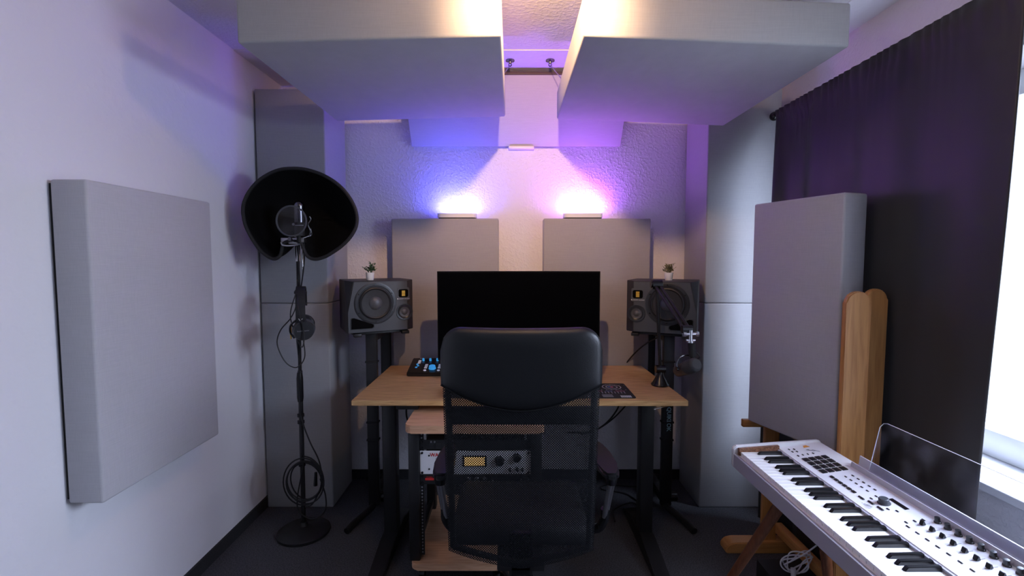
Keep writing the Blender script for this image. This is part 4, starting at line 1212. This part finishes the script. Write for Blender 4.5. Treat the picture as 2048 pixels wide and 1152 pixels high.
# printed letters
text('logo', 'ARTURIA', .014, 'print_grey', pk, (1.030 - 1, 1.345 - 1.1, zs(1.030) + .0006 - .63), (0, ksl, -PI / 2), .0002)
text('badge_letter', 'V', .032, 'black_gloss', pk, (1.095 - 1, 1.712 - 1.1, zs(1.095) + .0006 - .63), (0, ksl, -PI / 2), .0003, bold=.0006)
text('badge_letter', 'X', .030, 'print_grey', pk, (1.112 - 1, 1.700 - 1.1, zs(1.112) + .0008 - .63), (0, ksl, -PI / 2 - .4), .0003, bold=.0006)
kpart('orange_badge', 1.102, 1.742, lambda b: prism(b, [(-.012, -.008), (.012, -.006), (.006, .010), (-.006, .008)], 0, .0006, 'XY'), 'orange')
# rail of the music stand along the back
wbuild('music_rest_rail', lambda b: prism(b, [(1.140, .7345), (1.143, .752), (1.146, .752), (1.1475, .742), (1.168, .744), (1.170, .772), (1.174, .772), (1.175, .736)], KEND - .01, 1.560, 'XZ'), 'alu', pk)
# clear acrylic sheet leaning in that rail
am = thing('music_stand_sheet', 'clear acrylic music rest standing in the rail of the controller keyboard', 'music rest', (1.16, 1.0, .745))


def sheet(b):
    pts = []
    y1, y0, zt = 1.500, .56, .165
    L = [(y1, 0), (y1 + .022, zt - .02)] + [(y1 + .022 - .02 * (1 - math.cos(a)) - .0, zt - .02 + .02 * math.sin(a)) for a in [PI / 2 * i / 6 for i in range(1, 7)]] + [(y0, zt), (y0, 0)]
    A = [b.verts.new((1.155 + .32 * h, y, .746 + .95 * h)) for y, h in L]; B = [b.verts.new((1.159 + .32 * h, y, .746 + .95 * h)) for y, h in L]
    n = len(L); b.faces.new(A); b.faces.new(B[::-1])
    for i in range(n): b.faces.new((A[i], A[(i + 1) % n], B[(i + 1) % n], B[i]))


wbuild('acrylic_panel', sheet, 'acrylic', am, None)
wbuild('cut_edge', lambda b: tube(b, [(1.157, 1.500, .748), (1.157 + .32 * .145, 1.522, .746 + .95 * .145), (1.157 + .32 * .16, 1.514, .746 + .95 * .16), (1.157 + .32 * .165, 1.50, .746 + .95 * .165), (1.157 + .32 * .165, .57, .746 + .95 * .165)], .0010, 6, 0), 'white', am)

ks = thing('keyboard_stand', 'brown wooden splayed legs carrying the white controller keyboard', 'keyboard stand', (1.0, 1.1, 0))
for s, yt, yb in ((1, 1.60, 1.80), (-1, .60, .42)):
    wbuild('leg', lambda b: cyl(b, (.945, yt, .60), (.755, yb, 0), .020, .013), 'brown_leg', ks)
    wbuild('leg', lambda b: cyl(b, (1.07, yt, .60), (1.17, yb - .17 * s, 0), .020, .013), 'brown_leg', ks)
    wbuild('crossbar', lambda b: box(b, .90, 1.12, yt - .04, yt + .04, .595, .6295, .006), 'brown_leg', ks)

# bits on the floor behind the keyboard
solo('sustain_pedal_box', lambda b: box(b, 1.10, 1.32, 1.84, 2.06, 0, .085, .006), 'black_matte', (1.21, 1.95, 0), 'flat black box on the floor under the far end of the keyboard', 'box')


def wcable(b):
    rnd = random.Random(2); pts = []
    for i in range(60):
        t = i / 60 * 2 * PI * 4
        pts.append((1.215 + (.055 + .014 * math.sin(i * .7)) * math.cos(t), 1.945 + .012 * math.sin(i * .9), .148 + (.036 + .010 * math.cos(i * .5)) * math.sin(t) + .012 * math.cos(t)))
    tube(b, pts, .0030, 8, 3)
    tube(b, [(1.16, 1.95, .13), (1.20, 1.90, .20), (1.235, 1.86, .27), (1.25, 1.80, .36), (1.20, 1.74, .50), (1.14, 1.70, .60)], .003, 8, 6)
    cyl(b, (1.185, 1.92, .09), (1.185, 1.925, .13), .010)


solo('white_cable', wcable, 'cable_white', (1.215, 1.945, .09), 'bundle of white cables lying on the flat black box', 'cable')

# loose black cables behind and under the desk
for lab, pts in (
    ('black cable hanging under the right speaker towards the desk', [(.93, 2.66, 1.03), (.80, 2.80, .93), (.70, 2.90, .78), (.66, 2.93, .64), (.60, 2.97, .52)]),
    ('black cable drooping from the underside of the desk right of the chair', [(.535, 2.30, .745), (.52, 2.32, .68), (.47, 2.35, .60), (.40, 2.40, .54), (.30, 2.5, .50)]),
    ('black cable crossing diagonally behind the right desk leg', [(.74, 2.62, .745), (.70, 2.66, .66), (.60, 2.74, .50), (.50, 2.80, .40), (.42, 2.84, .36)]),
    ('black cable lying in loops on the carpet under the desk', [(.56, 2.50, .006), (.58, 2.62, .006), (.70, 2.70, .006), (.76, 2.62, .006), (.70, 2.80, .006), (.56, 2.86, .006), (.60, 2.92, .006), (.78, 2.90, .006), (.95, 2.96, .006), (1.02, 2.99, .03)]),
    ('black cable trailing behind the left desk leg under the desk', [(-.52, 2.30, .725), (-.53, 2.36, .62), (-.52, 2.55, .45), (-.50, 2.75, .2), (-.48, 2.84, .01)]),
):
    solo('power_cable', lambda b: tube(b, pts, .0042, 8, 10), 'rubber', tuple(pts[-1]), lab, 'cable', 'loose cables around the desk')
